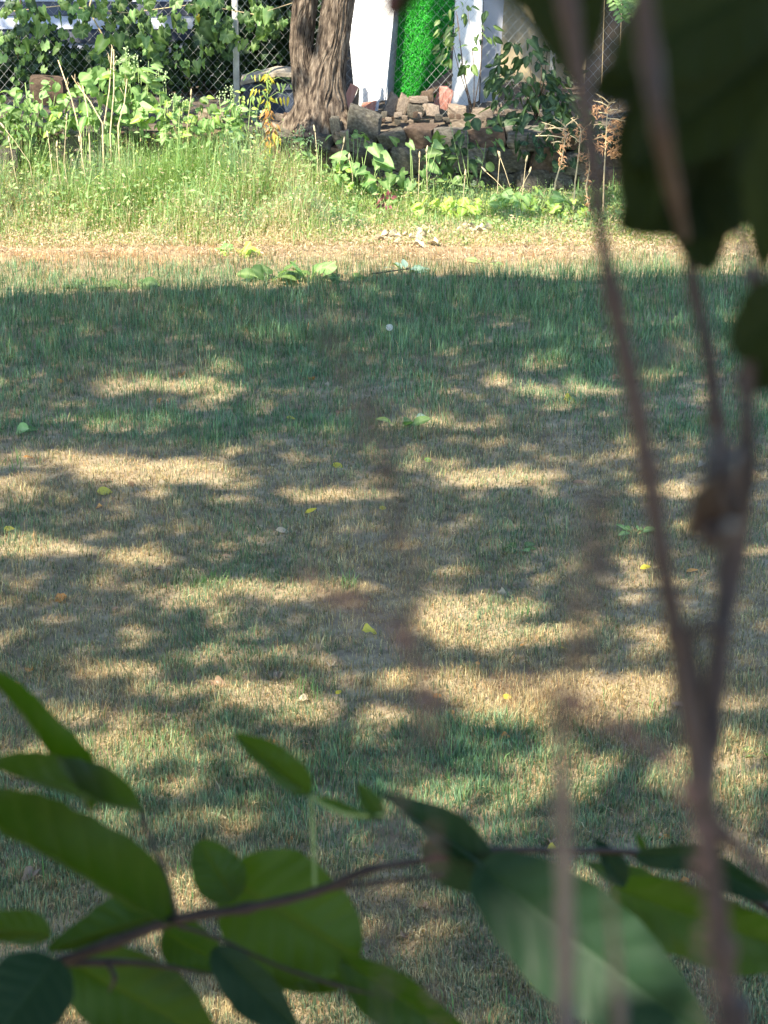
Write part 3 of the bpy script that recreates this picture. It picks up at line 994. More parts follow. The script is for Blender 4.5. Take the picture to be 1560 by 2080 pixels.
PY_ = 19.35
t_ = thing('white_sheet', 'tall plain white panel leaning behind the fence right of the tree', 'panel', tuple(W(750, 215, PY_)))
slab(t_, 'board', [W(722, 214, PY_ - .1), W(786, 203, PY_ - .1), W(800, -90, PY_ + .1), W(694, -90, PY_ + .1)], .05, M['white'])
slab(t_, 'edge_strip', [W(772, 204, PY_ - .11), W(782, 203, PY_ - .11), W(812, -90, PY_ + .06), W(803, -90, PY_ + .06)], .02, M['white'])
t_ = thing('shade_grey_sheet', 'narrow panel with shade painted in grey between the white panel and the green turf', 'panel', tuple(W(795, 200, PY_ + .05)))
slab(t_, 'board', [W(782, 212, PY_ + .12), W(800, 205, PY_ + .14), W(826, -90, PY_ + .2), W(800, -90, PY_ + .16)], .04, M['shade_grey_panel'])
t_ = thing('white_post', 'thin white stake slanting at the foot of the white panel', 'stake', tuple(W(762, 236, PY_ - .2)))
slab(t_, 'board', [W(756, 238, PY_ - .22), W(766, 238, PY_ - .22), W(775, 175, PY_ - .12), W(769, 175, PY_ - .12)], .03, M['white'])
t_ = thing('white_post', 'white upright strip in front of the white panel beside the red board', 'stake', tuple(W(732, 225, PY_ - .2)))
slab(t_, 'board', [W(727, 226, PY_ - .2), W(734, 226, PY_ - .2), W(734, 165, PY_ - .15), W(728, 165, PY_ - .15)], .03, M['white'])
t_ = thing('white_sheet', 'white panel dappled with leaf shadows right of the green turf', 'panel', tuple(W(960, 222, PY_ + .1)))
slab(t_, 'board', [W(916, 226, PY_ + .05), W(972, 205, PY_ + .05), W(985, -90, PY_ + .2), W(928, -90, PY_ + .2)], .05, M['white'])
t_ = thing('white_sheet', 'pale panel mostly hidden behind dark shrub leaves', 'panel', tuple(W(1010, 222, PY_ + .3)))
slab(t_, 'board', [W(975, 215, PY_ + .25), W(1010, 210, PY_ + .25), W(1030, -90, PY_ + .32), W(986, -90, PY_ + .32)], .05, M['shade_grey_panel'])

# bright artificial turf sheet hung up behind the fence
turf = thing('artificial_turf', 'bright green artificial turf sheet hanging behind the fence', 'artificial turf', tuple(W(850, 200, PY_ + .1)))
slab(turf, 'backing', [W(799, 206, PY_ + .08), W(905, 196, PY_ + .12), W(934, -90, PY_ + .22), W(818, -90, PY_ + .2)], .015, M['turf'])
turf.children[0].data.materials.clear()
M['turfback'] = solid_mat('turf backing', [(.3, (.01, .16, .02)), (.7, (.015, .24, .035))], 20, .8, .3, .003)
turf.children[0].data.materials.append(M['turfback'])
n = 16000
r = np.random.default_rng(44)
u = r.random(n); v = r.random(n)
c = [np.array(W(799, 206, PY_ + .06)), np.array(W(905, 196, PY_ + .10)), np.array(W(934, -90, PY_ + .20)), np.array(W(818, -90, PY_ + .18))]
P = (c[0][None] * (1 - u[:, None]) + c[1][None] * u[:, None]) * (1 - v[:, None]) + (c[3][None] * (1 - u[:, None]) + c[2][None] * u[:, None]) * v[:, None]
t = r.random(n)[:, None]
br = (.55 + .75 * fbm(P[:, 0] * 22, P[:, 2] * 22, 7, 2))[:, None]
col = ((1 - t) * np.array([.02, .36, .03]) + t * np.array([.14, .70, .12])) * br
me = blades_mesh('pile', P - np.array(turf.location), .02 + .025 * r.random(n), .004 + 0 * u, -np.pi / 2 + r.normal(0, .7, n), 1.2 + r.normal(0, .35, n), col, M['turf'])
o = link('pile', me, turf); o['kind'] = 'stuff'

# rubble and odd boards
def rock(label, px, py, Y, w_, h_, matn, name='rock', cat='rock', group=None, rz=0, ry=0, d_=None):
    p = W(px, py, Y)
    me = random.choice(SM).copy(); me.materials.clear(); me.materials.append(M[matn])
    o = link(name, me)
    o.location = p; o.scale = (w_, d_ or w_ * .8, h_)
    o.rotation_euler = (random.uniform(-.2, .2), ry, rz)
    return tag(o, label, cat, group)
rock('pointed grey stone standing on the wall right of the tree', 738, 250, 18.15, .27, .22, 'stone', ry=.2)
rock('small upright grey stone at the right foot of the trunk', 682, 262, 18.08, .08, .19, 'stone', ry=-.1)
rock('small pale rounded stone beside the upright stone', 700, 276, 18.02, .07, .09, 'pale_rock')
rock('salmon pink rock among the rubble left of the dappled white panel', 901, 197, 19.0, .13, .17, 'pink_rock', ry=.35)
rock('cream rock slab leaning at the left edge of the rubble', 799, 214, 18.75, .12, .17, 'pale_rock', ry=.5)
rock('flat tan rock on top of the rubble heap', 850, 202, 18.7, .15, .055, 'pale_rock', ry=-.05)
rock('tall tan rock beside the cream slab', 820, 212, 18.7, .09, .15, 'pale_rock', ry=.4)
rock('round tan rock below the pink rock', 880, 224, 18.6, .11, .10, 'pale_rock')
rock('small pale stone perched beside the round tan rock', 866, 217, 18.62, .06, .05, 'pale_rock')
rock('dark stone under the flat tan rock', 846, 224, 18.65, .14, .1, 'stone')
rock('broad low pale stone on the far right of the rubble', 980, 232, 18.7, .16, .09, 'pale_rock')
rock('sandy stone in front of the dappled panel', 930, 226, 18.8, .16, .10, 'pale_rock')
rock('pale pink chunk near the shrub', 1005, 218, 18.9, .12, .08, 'pale_rock')
rock('brown sunlit stone lump left of the yellow weed stalk', 432, 235, 18.2, .22, .1, 'pale_rock')
rock('dark boulder half hidden by leaves on the far left', 100, 182, 18.5, .26, .2, 'brown_stone')
rock('grey boulder behind grasses at the left edge', 8, 330, 17.8, .3, .25, 'stone')
for k in range(44):
    px = random.choice([random.uniform(740, 800), random.uniform(800, 1000), random.uniform(560, 620), random.uniform(380, 470)])
    rock('small rubble stone on the soil behind the wall top', px, random.uniform(232, 250), random.uniform(18.4, 18.6), random.uniform(.03, .07), random.uniform(.025, .05),
         random.choice(['pale_rock', 'stone', 'brown_stone']), 'rubble_stone', 'stone', 'rubble stones behind the wall top')
rb = thing('red_board', 'faded red board leaning at the right side of the tree', 'board', tuple(W(705, 222, 18.7)))
slab(rb, 'plank', [W(690, 218, 18.66), W(709, 223, 18.66), W(728, 178, 18.78), W(712, 170, 18.78)], .03, M['red_board'])
slab(rb, 'side_plank', [W(711, 226, 18.70), W(728, 228, 18.75), W(730, 180, 18.80), W(728.5, 178, 18.80)], .02, M['log'])
rb = thing('brown_board', 'dark reddish board lying below the white panel', 'board', tuple(W(748, 225, 19.1)))
slab(rb, 'plank', [W(735, 236, 19.05), W(760, 232, 19.05), W(765, 205, 19.15), W(735, 210, 19.15)], .03, M['red_board'])
lg = thing('log', 'dark rotten log propped diagonally against the green turf', 'log', tuple(W(862, 200, 18.9)))
mb = MB(); mb.tube([W(858, 200, 18.85), W(880, 182, 18.95), W(915, 150, 19.1)], [.036, .042, .03], 10)
part(lg, 'stem', mb, M['log'], True)
rock('brown log butt end resting below the dark log', 868, 196, 18.8, .1, .08, 'log', 'wood_block', 'wood block')
# pale board behind the trunk on a bin
bd = thing('wooden_board', 'pale curved weathered board lying behind the tree trunk', 'board', tuple(W(600, 160, 19.2)))
pts = []
mb = MB()
prev = None
for (px, py) in [(488, 166), (520, 158), (560, 148), (600, 150), (650, 156), (700, 161)]:
    a = W(px, py, 19.1)
    pts.append(a)
for i in range(len(pts) - 1):
    a, b = pts[i], pts[i + 1]
    mb.add([a, b, b + Vector((0, .28, .02)), a + Vector((0, .28, .02)), a - Vector((0, 0, .03)), b - Vector((0, 0, .03)), b + Vector((0, .28, -.01)), a + Vector((0, .28, -.01))],
           [(0, 1, 2, 3), (0, 4, 5, 1), (3, 2, 6, 7), (4, 7, 6, 5)])
part(bd, 'plank', mb, M['wood'])
bn = thing('storage_bin', 'dull blue plastic bin under the pale board left of the tree', 'bin', tuple(W(560, 225, 19.2)))
slab(bn, 'body', [W(500, 240, 19.12), W(625, 240, 19.12), W(632, 182, 19.12), W(494, 182, 19.12)], .26, M['blue_bin'])
slab(bn, 'rim', [W(490, 182, 19.10), W(636, 182, 19.10), W(636, 172, 19.10), W(490, 172, 19.10)], .3, M['blue_bin'])

# siding building on the left
BY = 21.4
bl = thing('shed', 'pale blue grey sided shed behind the vines on the left', 'shed', (-2.5, BY, TZ))
x0, x1 = W(-260, 100, BY).x, W(445, 100, BY).x
zz = TZ - .1
k = 0
while zz < 3.0:
    hgt = .125
    mb = MB()
    mb.add([(x0, BY - .02, zz), (x1, BY - .02, zz), (x1, BY, zz + hgt - .008), (x0, BY, zz + hgt - .008),
            (x0, BY + .03, zz), (x1, BY + .03, zz), (x1, BY + .03, zz + hgt - .008), (x0, BY + .03, zz + hgt - .008)],
           [(0, 1, 2, 3), (0, 4, 5, 1), (3, 2, 6, 7), (1, 5, 6, 2), (0, 3, 7, 4), (4, 7, 6, 5)])
    part(bl, 'plank', mb, M['dark_siding'] if k % 2 else M['siding'])  # alternate dark planks put shade into the siding colour
    zz += hgt; k += 1
mb = MB(); mb.box(((x0 + x1) / 2, BY + .9, 1.75), (x1 - x0 - .02, 1.7, 2.5))
part(bl, 'wall', mb, M['dark_siding'])
mb = MB(); mb.box(((x0 + x1) / 2, BY + .9, 3.06), (x1 - x0 + .3, 2.1, .08))
part(bl, 'roof', mb, M['dark_siding'])
bl = thing('garage', 'tan rendered wall in shade behind the dark shrub', 'building', (2.2, 20.9, TZ))
xa = W(1018, 100, 20.9).x
mb = MB(); mb.box(((xa + 6) / 2, 21.9, 1.75), (6 - xa, 2, 2.6)); part(bl, 'wall', mb, M['tan_wall'])
mb = MB(); mb.box(((xa + 6) / 2, 21.9, 3.1), (6.4 - xa, 2.3, .1)); part(bl, 'roof', mb, M['brown_wall'])
# brown board gate on the right behind the near leaves
gt = thing('wooden_fence', 'dark brown board fence right of the tan wall', 'fence', (W(1185, 200, 19.3).x, 19.3, TZ))
xs = W(1190, 100, 19.3).x
for k in range(16):
    mb = MB(); mb.box((xs + .07 + k * .145, 19.3, TZ + .75), (.138, .022, 1.6)); part(gt, 'board', mb, M['brown_wall'])
mb = MB(); mb.box((xs + 1.15, 19.33, TZ + 1.1), (2.4, .03, .08)); part(gt, 'rail', mb, M['brown_wall'])

# dark hedge behind everything
n = 40000
r = np.random.default_rng(19)
P = np.stack([-4.5 + 7.2 * r.random(n), 20.0 + 1.2 * r.random(n), TZ + 2.0 * r.random(n)], 1)
px, py = proj(P[:, 0], P[:, 1], P[:, 2])
keepm = (((px > 395) & (px < 690)) & (P[:, 2] < TZ + .9 + 1.5 * fbm(P[:, 0] * 3, P[:, 1], 2, 2))) | ((px <= 395) & (P[:, 2] < TZ + .12 + .75 * fbm(P[:, 0] * 3, P[:, 1] * 0, 2, 2)))
P = P[keepm]
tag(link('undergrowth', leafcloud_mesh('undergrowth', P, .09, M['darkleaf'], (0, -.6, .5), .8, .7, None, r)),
    'dark shaded undergrowth behind the fence left of the tree', 'undergrowth', kind='stuff')
n = 30000
P = np.stack([-8 + 18 * r.random(n), 24.0 + 1.5 * r.random(n), TZ + 3.6 * r.random(n)], 1)
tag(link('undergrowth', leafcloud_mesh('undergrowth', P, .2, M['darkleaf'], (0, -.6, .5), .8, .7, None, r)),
    'far dark thicket closing off the yard behind the shed', 'undergrowth', kind='stuff')

# ------------------------------------------------------------------ plants
toCam = Vector((0, -.6, .55))
def stemtube(root, pts, r0, r1, mat, name='stem', sides=5):
    mb = MB()
    n_ = len(pts)
    mb.tube(pts, [r0 + (r1 - r0) * i / (n_ - 1) for i in range(n_)], sides)
    return part(root, name, mb, M[mat], True)

def bush(name, label, cat, base, nleaf, kinds, mats, cx, cy, rx, ry, Y, size, dY=.15, stemmat='stem', group=None, down=.3, nstem=5, sel=None, spread=.6):
    """a plant: root at its base, several stems, every leaf its own part; leaves fill an ellipse of real size around W(cx,cy)"""
    root = thing(name, label, cat, tuple(base), group)
    c = W(cx, cy, Y)
    sc = 257.0
    tops = []
    for k in range(nstem):
        a = Vector((random.uniform(-rx, rx) / sc * .7, random.uniform(-dY, dY) * .5, random.uniform(.1, .9) * ry / sc))
        top = c + a
        mid = Vector(base).lerp(top, .5) + rv(.04)
        stemtube(root, [Vector(base) + rv(.015) * Vector((1, 1, 0)).length, mid, top], .005, .002, stemmat)
    for k in range(nleaf):
        while True:
            a, b = random.uniform(-1, 1), random.uniform(-1, 1)
            if a * a + b * b < 1: break
        p = c + Vector((a * rx / sc, random.uniform(-dY, dY), b * ry / sc))
        d = Vector((a * .6 + random.uniform(-.6, .6), random.uniform(-.7, .1), -down + random.uniform(-.5, .5)))
        nn = toCam + rv(spread * 1.25)
        put_leaf(root, random.choice(kinds), random.choice(mats), p, d, nn, size * random.uniform(.5, 1.1))
    return root

random.seed(21)
GL = lambda px, py, Y: Vector((W(px, py, Y).x, Y, 0))
# vines on the fence, top left
vine = thing('hanging_vine', 'broad lobed vine leaves hanging over the fence at the upper left', 'vine', tuple(Vector((W(250, 0, 18.75).x, 18.75, TZ))))
stemtube(vine, [Vector((W(250, 0, 18.75).x, 18.75, TZ)), W(225, 100, 18.72), W(180, 20, 18.7), W(200, -60, 18.7)], .008, .006, 'drystem')
stemtube(vine, [W(-40, 30, 18.7), W(120, 12, 18.68), W(260, 26, 18.7), W(400, 8, 18.7), W(520, 30, 18.68), W(600, 4, 18.7)], .004, .004, 'drystem')
stemtube(vine, [W(42, -30, 18.7), W(40, 60, 18.68), W(36, 120, 18.7)], .006, .004, 'log')
spots = []
for (cx, cy, rx, ry, n_, sz) in [(110, 20, 110, 45, 34, .12), (40, 60, 60, 60, 22, .12), (210, 25, 70, 50, 26, .13), (235, 105, 50, 40, 14, .12), (320, 20, 60, 50, 24, .13), (330, 110, 60, 25, 12, .11),
                              (300, 60, 50, 40, 14, .14), (420, 30, 60, 45, 26, .14), (440, 75, 40, 35, 12, .13), (505, 40, 60, 55, 24, .13), (30, 60, 60, 70, 24, .1), (110, 80, 60, 40, 16, .09), (370, 115, 50, 25, 12, .1), (560, 25, 45, 40, 14, .11), (500, 95, 30, 20, 5, .09),
                              (20, 110, 50, 60, 12, .11), (70, 130, 50, 50, 8, .1)]:
    for k in range(n_):
        a = random.uniform(0, 6.28); q_ = math.sqrt(random.random())
        spots.append((cx + rx * q_ * math.cos(a), cy + ry * q_ * math.sin(a), sz))
for (px, py, sz) in spots:
    p = W(px, py, 18.74 - random.uniform(0, .28))
    put_leaf(vine, random.choice(['grape', 'mallow', 'heart', 'mallow']), random.choice(['vine', 'vine', 'vine', 'lightleaf', 'darkleaf']), p,
             Vector((random.uniform(-.7, .7), random.uniform(-.6, .1), -1)), toCam + rv(.75), sz * random.uniform(.4, 1.15))
put_leaf(vine, 'heart', 'yellowgreen', W(212, 80, 18.5), Vector((-.5, -.2, -.8)), toCam, .16)
put_leaf(vine, 'grape', 'yellow', W(408, 30, 18.6), Vector((-.5, -.2, -.8)), toCam, .08)

bush('leafy_shrub', 'rounded green leafed shrub at the left edge below the vine', 'shrub', GL(70, 250, 18.0), 110, ['round', 'oval', 'heart'], ['vine', 'lightleaf', 'lightleaf'], 65, 215, 120, 60, 18.0, .085)
bush('leafy_shrub', 'bright broad leafed weed with light green leaves in front of the shed', 'weed', GL(200, 250, 17.95), 70, ['heart', 'round'], ['lightleaf', 'lightleaf', 'vine'], 215, 205, 85, 65, 17.95, .12)
bush('leafy_shrub', 'taller broad leafed weed under the white flower buds', 'weed', GL(270, 240, 18.0), 55, ['heart', 'oval'], ['lightleaf', 'vine'], 275, 175, 55, 60, 18.0, .12)
bush('leafy_shrub', 'dark low leaves above the grass at the far left', 'weed', GL(40, 300, 17.8), 50, ['oval', 'round'], ['vine'], 60, 262, 90, 35, 17.8, .07)
bush('leafy_shrub', 'pale upright oval leaves left of the yellow weed stalk', 'weed', GL(480, 250, 17.95), 9, ['oval', 'round'], ['lightleaf'], 478, 232, 24, 28, 17.95, .10, .05)
bush('leafy_shrub', 'pale green broad leaves low in the weeds left of centre', 'weed', GL(420, 300, 17.85), 26, ['oval', 'heart'], ['lightleaf'], 425, 270, 60, 35, 17.85, .085, .08)
bush('leafy_shrub', 'fleshy green leaves in the middle of the weed bank', 'weed', GL(345, 300, 17.8), 30, ['oval', 'heart'], ['lightleaf', 'yellowgreen'], 340, 245, 60, 40, 17.85, .08, .1)
bush('leafy_shrub', 'dense light green weeds left of the fence post below the fence', 'weed', GL(400, 260, 17.95), 60, ['oval', 'heart', 'round'], ['lightleaf', 'vine', 'yellowgreen'], 385, 232, 65, 38, 17.95, .075, .12)
bush('leafy_shrub', 'tangled mid green leaves along the left edge below the first shrub', 'weed', GL(30, 260, 17.95), 70, ['round', 'oval'], ['vine', 'lightleaf'], 40, 235, 80, 45, 17.9, .075, .12)
bush('leafy_shrub', 'green growth between the dry stalks', 'weed', GL(160, 260, 17.9), 50, ['oval', 'lance', 'heart'], ['lightleaf', 'yellowgreen', 'vine'], 160, 255, 70, 35, 17.9, .07, .12)
bush('leafy_shrub', 'narrow leaved sage green weed before the storage bin', 'weed', GL(500, 290, 17.9), 60, ['lance', 'oval'], ['lightleaf', 'blueleaf', 'yellowgreen'], 500, 235, 42, 55, 17.9, .055, .1)
bush('heart_leaf_vine', 'large heart shaped leaves growing up against the wall', 'vine', GL(730, 380, 17.75), 17, ['heart'], ['lightleaf'], 745, 335, 75, 42, 17.72, .15, .08, spread=.4)
bush('heart_leaf_vine', 'heart leaved creeper climbing the wall stones', 'vine', GL(850, 380, 17.75), 15, ['heart'], ['lightleaf', 'vine'], 842, 330, 65, 55, 17.72, .12, .08, spread=.4)
bush('leafy_shrub', 'small leaved sprig growing from the wall right of the tree foot', 'weed', GL(715, 300, 17.85), 15, ['oval'], ['vine', 'lightleaf'], 712, 278, 42, 16, 17.85, .07, .05)
bush('leafy_shrub', 'serrated light weed left of the heart leaves', 'weed', GL(680, 380, 17.65), 24, ['mallow', 'oval'], ['lightleaf', 'yellowgreen'], 680, 362, 42, 30, 17.65, .075, .08)
bush('mallow_plant', 'low yellow green mallow clump at the wall foot', 'weed', GL(915, 430, 17.35), 36, ['mallow', 'round'], ['yellowgreen'], 912, 420, 62, 28, 17.35, .10, .1, spread=.45)
bush('leafy_shrub', 'leafy weed clump below the rusty seed stalks', 'weed', GL(1075, 420, 17.4), 60, ['heart', 'oval'], ['lightleaf', 'lightleaf', 'yellowgreen'], 1075, 405, 75, 26, 17.4, .085, .12)
bush('leafy_shrub', 'yellow green weed beside the rusty seed stalks', 'weed', GL(1165, 440, 17.3), 24, ['oval', 'heart'], ['yellowgreen'], 1160, 425, 30, 22, 17.3, .07, .06)
bush('leafy_shrub', 'blue green weed leaves left of the thick stem', 'weed', GL(1180, 450, 17.2), 5, ['oval'], ['blueleaf'], 1180, 450, 16, 8, 17.2, .10, .03)
bush('leafy_shrub', 'bright leaves at the far right edge under the dark leaves', 'weed', GL(1500, 450, 17.3), 40, ['oval', 'heart'], ['yellowgreen', 'lightleaf', 'vine'], 1505, 425, 55, 50, 17.3, .09, .12)
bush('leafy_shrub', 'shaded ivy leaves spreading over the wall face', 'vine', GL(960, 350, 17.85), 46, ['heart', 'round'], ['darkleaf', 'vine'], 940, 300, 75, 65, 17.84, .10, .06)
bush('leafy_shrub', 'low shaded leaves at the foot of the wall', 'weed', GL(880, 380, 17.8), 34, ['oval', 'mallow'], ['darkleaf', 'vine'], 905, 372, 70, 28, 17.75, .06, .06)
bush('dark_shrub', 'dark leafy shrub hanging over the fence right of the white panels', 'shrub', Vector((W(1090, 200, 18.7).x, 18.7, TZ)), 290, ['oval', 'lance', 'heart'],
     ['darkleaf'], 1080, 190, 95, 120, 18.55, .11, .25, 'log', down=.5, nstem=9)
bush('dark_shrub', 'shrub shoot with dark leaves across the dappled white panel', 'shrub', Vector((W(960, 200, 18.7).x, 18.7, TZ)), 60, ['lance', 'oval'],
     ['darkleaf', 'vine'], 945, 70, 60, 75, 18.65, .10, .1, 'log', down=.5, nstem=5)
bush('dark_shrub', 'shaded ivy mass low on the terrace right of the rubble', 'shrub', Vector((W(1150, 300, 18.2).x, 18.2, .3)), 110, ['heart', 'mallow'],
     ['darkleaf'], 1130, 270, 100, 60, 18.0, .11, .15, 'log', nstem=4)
# compound leafed sprig, top right
sp_ = thing('leafy_sprig', 'sunlit sprig of small paired leaflets at the top right gap', 'branch', tuple(W(1290, -20, 18.4)))
for k in range(4):
    a = W(1235 + k * 18, -20 + k * 4, 18.4); b = W(1270 + k * 14, 44 - k * 10, 18.3)
    stemtube(sp_, [a, a.lerp(b, .5) + Vector((.03, 0, .03)), b], .004, .002, 'stem')
    for j in range(7):
        q_ = a.lerp(b, (j + 1) / 7.5)
        for s_ in (-1, 1):
            put_leaf(sp_, 'oval', 'lightleaf', q_, Vector((s_, -.2, -.5 + random.uniform(-.3, .3))), toCam + rv(.3), .065)
sp_.location = sp_.location

# dry stalks at upper left
for (a, b, lab) in [((165, 280), (118, 122), 'long pale dry stalk leaning left in front of the vine'), ((182, 285), (165, 160), 'short dry stalk between the two tall ones'),
                    ((208, 275), (228, 95), 'tallest straight dry stalk below the vine'), ((224, 270), (231, 100), 'thin dry stalk beside the tallest straight one'),
                    ((240, 255), (258, 160), 'dry stalk leaning right toward the flower buds'), ((208, 250), (152, 165), 'fine crooked dry stem crossing behind the stalks')]:
    pa = W(a[0], a[1], 17.75); pb = W(b[0], b[1], 17.85)
    base = Vector((pa.x, 17.75, 0))
    rt = thing('dry_stalk', lab, 'stalk', tuple(base), 'dry stalks at the left')
    stemtube(rt, [base, pa, pa.lerp(pb, .5) + Vector((.015, 0, 0)), pb], .0065, .004, 'drystem')
    for k in range(3):
        q_ = pa.lerp(pb, random.uniform(.6, 1))
        stemtube(rt, [q_, q_ + Vector((random.uniform(-.04, .04), 0, .06))], .003, .0015, 'drystem', 'twig')

# plants with clustered flower buds
def budplant(label, base_px, heads, Y, n_leaf=14):
    pb = GL(base_px[0], base_px[1], Y)
    rt = thing('flowering_weed', label, 'weed', tuple(pb))
    for (px, py) in heads:
        tpt = W(px, py, Y)
        stemtube(rt, [pb, pb.lerp(tpt, .6) + rv(.02), tpt], .004, .002, 'stem')
        mb = MB()
        for k in range(9):
            c_ = tpt + Vector((random.gauss(0, .02), random.gauss(0, .015), random.gauss(0, .016)))
            rr_ = random.uniform(.004, .008)
            mb.tube([c_ - Vector((0, 0, rr_)), c_, c_ + Vector((0, 0, rr_))], [rr_ * .4, rr_, rr_ * .3], 6)
        part(rt, 'flower_head', mb, M['fluff_green'], True)['kind'] = 'stuff'
        for k in range(n_leaf // len(heads) + 1):
            q_ = pb.lerp(tpt, random.uniform(.5, .97))
            put_leaf(rt, 'lance', 'lightleaf', q_, Vector((random.uniform(-1, 1), random.uniform(-.5, 0), random.uniform(-.9, .3))), toCam + rv(.5), .10)
M['fluff_green'] = solid_mat('green white buds', [(.3, (.22, .32, .13)), (.7, (.42, .48, .28))], 40, .9, 0)
budplant('weed topped with whitish flower buds under the upper left vine', (280, 280), [(255, 98), (262, 118), (280, 118), (272, 130), (240, 122), (300, 140)], 17.95, 26)
budplant('weed with scattered pale buds right of the taller budding weed', (340, 280), [(322, 145), (335, 150), (352, 195), (345, 205), (372, 205), (330, 160)], 17.9, 18)
budplant('seedy upright weed in front of the fence post', (470, 290), [(445, 195), (455, 185), (462, 205), (475, 190), (468, 178), (480, 215)], 17.9, 16)
budplant('seedy weed clump right of the yellow stalk', (630, 380), [(605, 270), (615, 262), (632, 280), (648, 290), (600, 300), (622, 290)], 17.75, 16)

# yellow drooping weed
yb = GL(550, 300, 17.85)
yw = thing('yellowing_weed', 'weed stalk turning yellow and orange with drooping leaves before the trunk', 'weed', tuple(yb))
stemtube(yw, [yb, W(548, 250, 17.85), W(543, 200, 17.85), W(545, 150, 17.85), W(552, 138, 17.85)], .006, .003, 'stem')
for (ex, ey, fx, fy) in [(545, 150, 500, 152), (543, 165, 590, 170), (545, 190, 505, 200), (544, 200, 585, 195), (546, 185, 515, 178), (545, 260, 570, 280)]:
    a_ = W(ex, ey, 17.85); b_ = W(fx, fy, 17.8)
    stemtube(yw, [a_, a_.lerp(b_, .5) + Vector((0, 0, .04)), b_], .003, .0015, 'stem', 'twig')
    for q in range(4):
        put_leaf(yw, 'lance', random.choice(['yellow', 'yellowgreen', 'lightleaf']), a_.lerp(b_, .4 + q * .2), Vector((random.uniform(-.5, .5), -.2, -1)), toCam + rv(.6), random.uniform(.04, .09), wmul=.7)
for k in range(130):
    py = random.uniform(145, 335)
    p = W(545 + random.gauss(0, 5) + (py > 250) * random.uniform(-8, 16), py, 17.85 + random.uniform(-.03, .03))
    mt = random.choice(['yellow', 'yellowgreen']) if py < 215 else (random.choice(['orange', 'orange', 'deadleaf']) if py < 280 else random.choice(['yellow', 'orange', 'yellowgreen', 'deadleaf']))
    d = Vector((random.choice((-1, 1)) * random.uniform(.2, 1), random.uniform(-.5, .1), -random.uniform(.3, 1.3)))
    put_leaf(yw, 'lance', mt, p, d, toCam + rv(.9), random.uniform(.03, .085), wmul=random.uniform(.5, 1.1))

# rusty seed stalks
def rusty(label, pts, Y, arms, tuft):
    b = Vector((W(pts[0][0], 0, Y).x, Y, 0))
    rt = thing('rusty_seed_stalk', label, 'dried plant', tuple(b))
    P3 = [b] + [W(a[0], a[1], Y) for a in pts]
    stemtube(rt, P3, .009, .004, 'drystem')
    for (a, c) in arms:
        A = W(*a, Y); C = W(*c, Y - random.uniform(-.08, .08))
        stemtube(rt, [A, A.lerp(C, .5) + Vector((0, 0, .01)), C], .0048, .003, 'drystem', 'arm')
        for j in range(4):
            q_ = A.lerp(C, random.random())
            stemtube(rt, [q_, q_ + Vector((random.uniform(-.03, .03), random.uniform(-.03, 0), random.uniform(-.03, .045)))], .0028, .0012, 'drystem', 'twig', 4)
    for (cx, cy, rx, ry, n_) in tuft:
        mb = MB()
        for k in range(n_):
            a = random.uniform(0, 6.28); q2 = math.sqrt(random.random())
            c_ = W(cx + rx * q2 * math.cos(a), cy + ry * q2 * math.sin(a), Y + random.uniform(-.06, .06))
            d = rv(.028)
            mb.tube([c_ - d, c_ + rv(.008), c_ + d * .8], [.0015, .0055, .001], 4)
        part(rt, 'seed_cluster', mb, M['ruststem'])
rusty('left rusty seed stalk with bare forked arms by the wall', [(1122, 430), (1128, 370), (1140, 330), (1150, 270)], 17.4,
      [((1150, 270), (1100, 248)), ((1152, 262), (1125, 240)), ((1148, 280), (1088, 276)), ((1150, 255), (1175, 240)), ((1146, 290), (1120, 290)), ((1150, 262), (1108, 262))],
      [(1150, 280, 9, 20, 26), (1142, 320, 7, 26, 30)])
rusty('second rusty seed stalk just left of the thick near stem', [(1165, 425), (1168, 370), (1175, 320), (1180, 260)], 17.4,
      [((1180, 262), (1160, 240)), ((1180, 270), (1200, 250)), ((1178, 290), (1158, 275))],
      [(1180, 270, 13, 18, 30), (1180, 318, 7, 10, 14)])
rusty('tallest rusty seed stalk with a dense tangled head', [(1225, 440), (1227, 350), (1231, 280), (1234, 215)], 17.4,
      [((1234, 215), (1205, 205)), ((1234, 215), (1250, 207)), ((1232, 240), (1280, 250)), ((1232, 255), (1205, 254)), ((1230, 280), (1208, 282)), ((1232, 230), (1200, 232)),
       ((1260, 245), (1300, 252)), ((1234, 225), (1262, 225)), ((1275, 260), (1306, 275)), ((1240, 212), (1210, 190))],
      [(1262, 270, 28, 32, 130), (1250, 310, 14, 14, 40), (1285, 275, 14, 25, 40), (1218, 225, 16, 18, 34), (1222, 290, 14, 22, 30)])
rusty('dark withered vine stalk twisting beside the thick near stem', [(1192, 450), (1196, 420), (1190, 380), (1198, 340), (1195, 300)], 17.3,
      [((1196, 420), (1200, 400))], [(1195, 420, 5, 20, 16), (1194, 350, 4, 40, 22)])

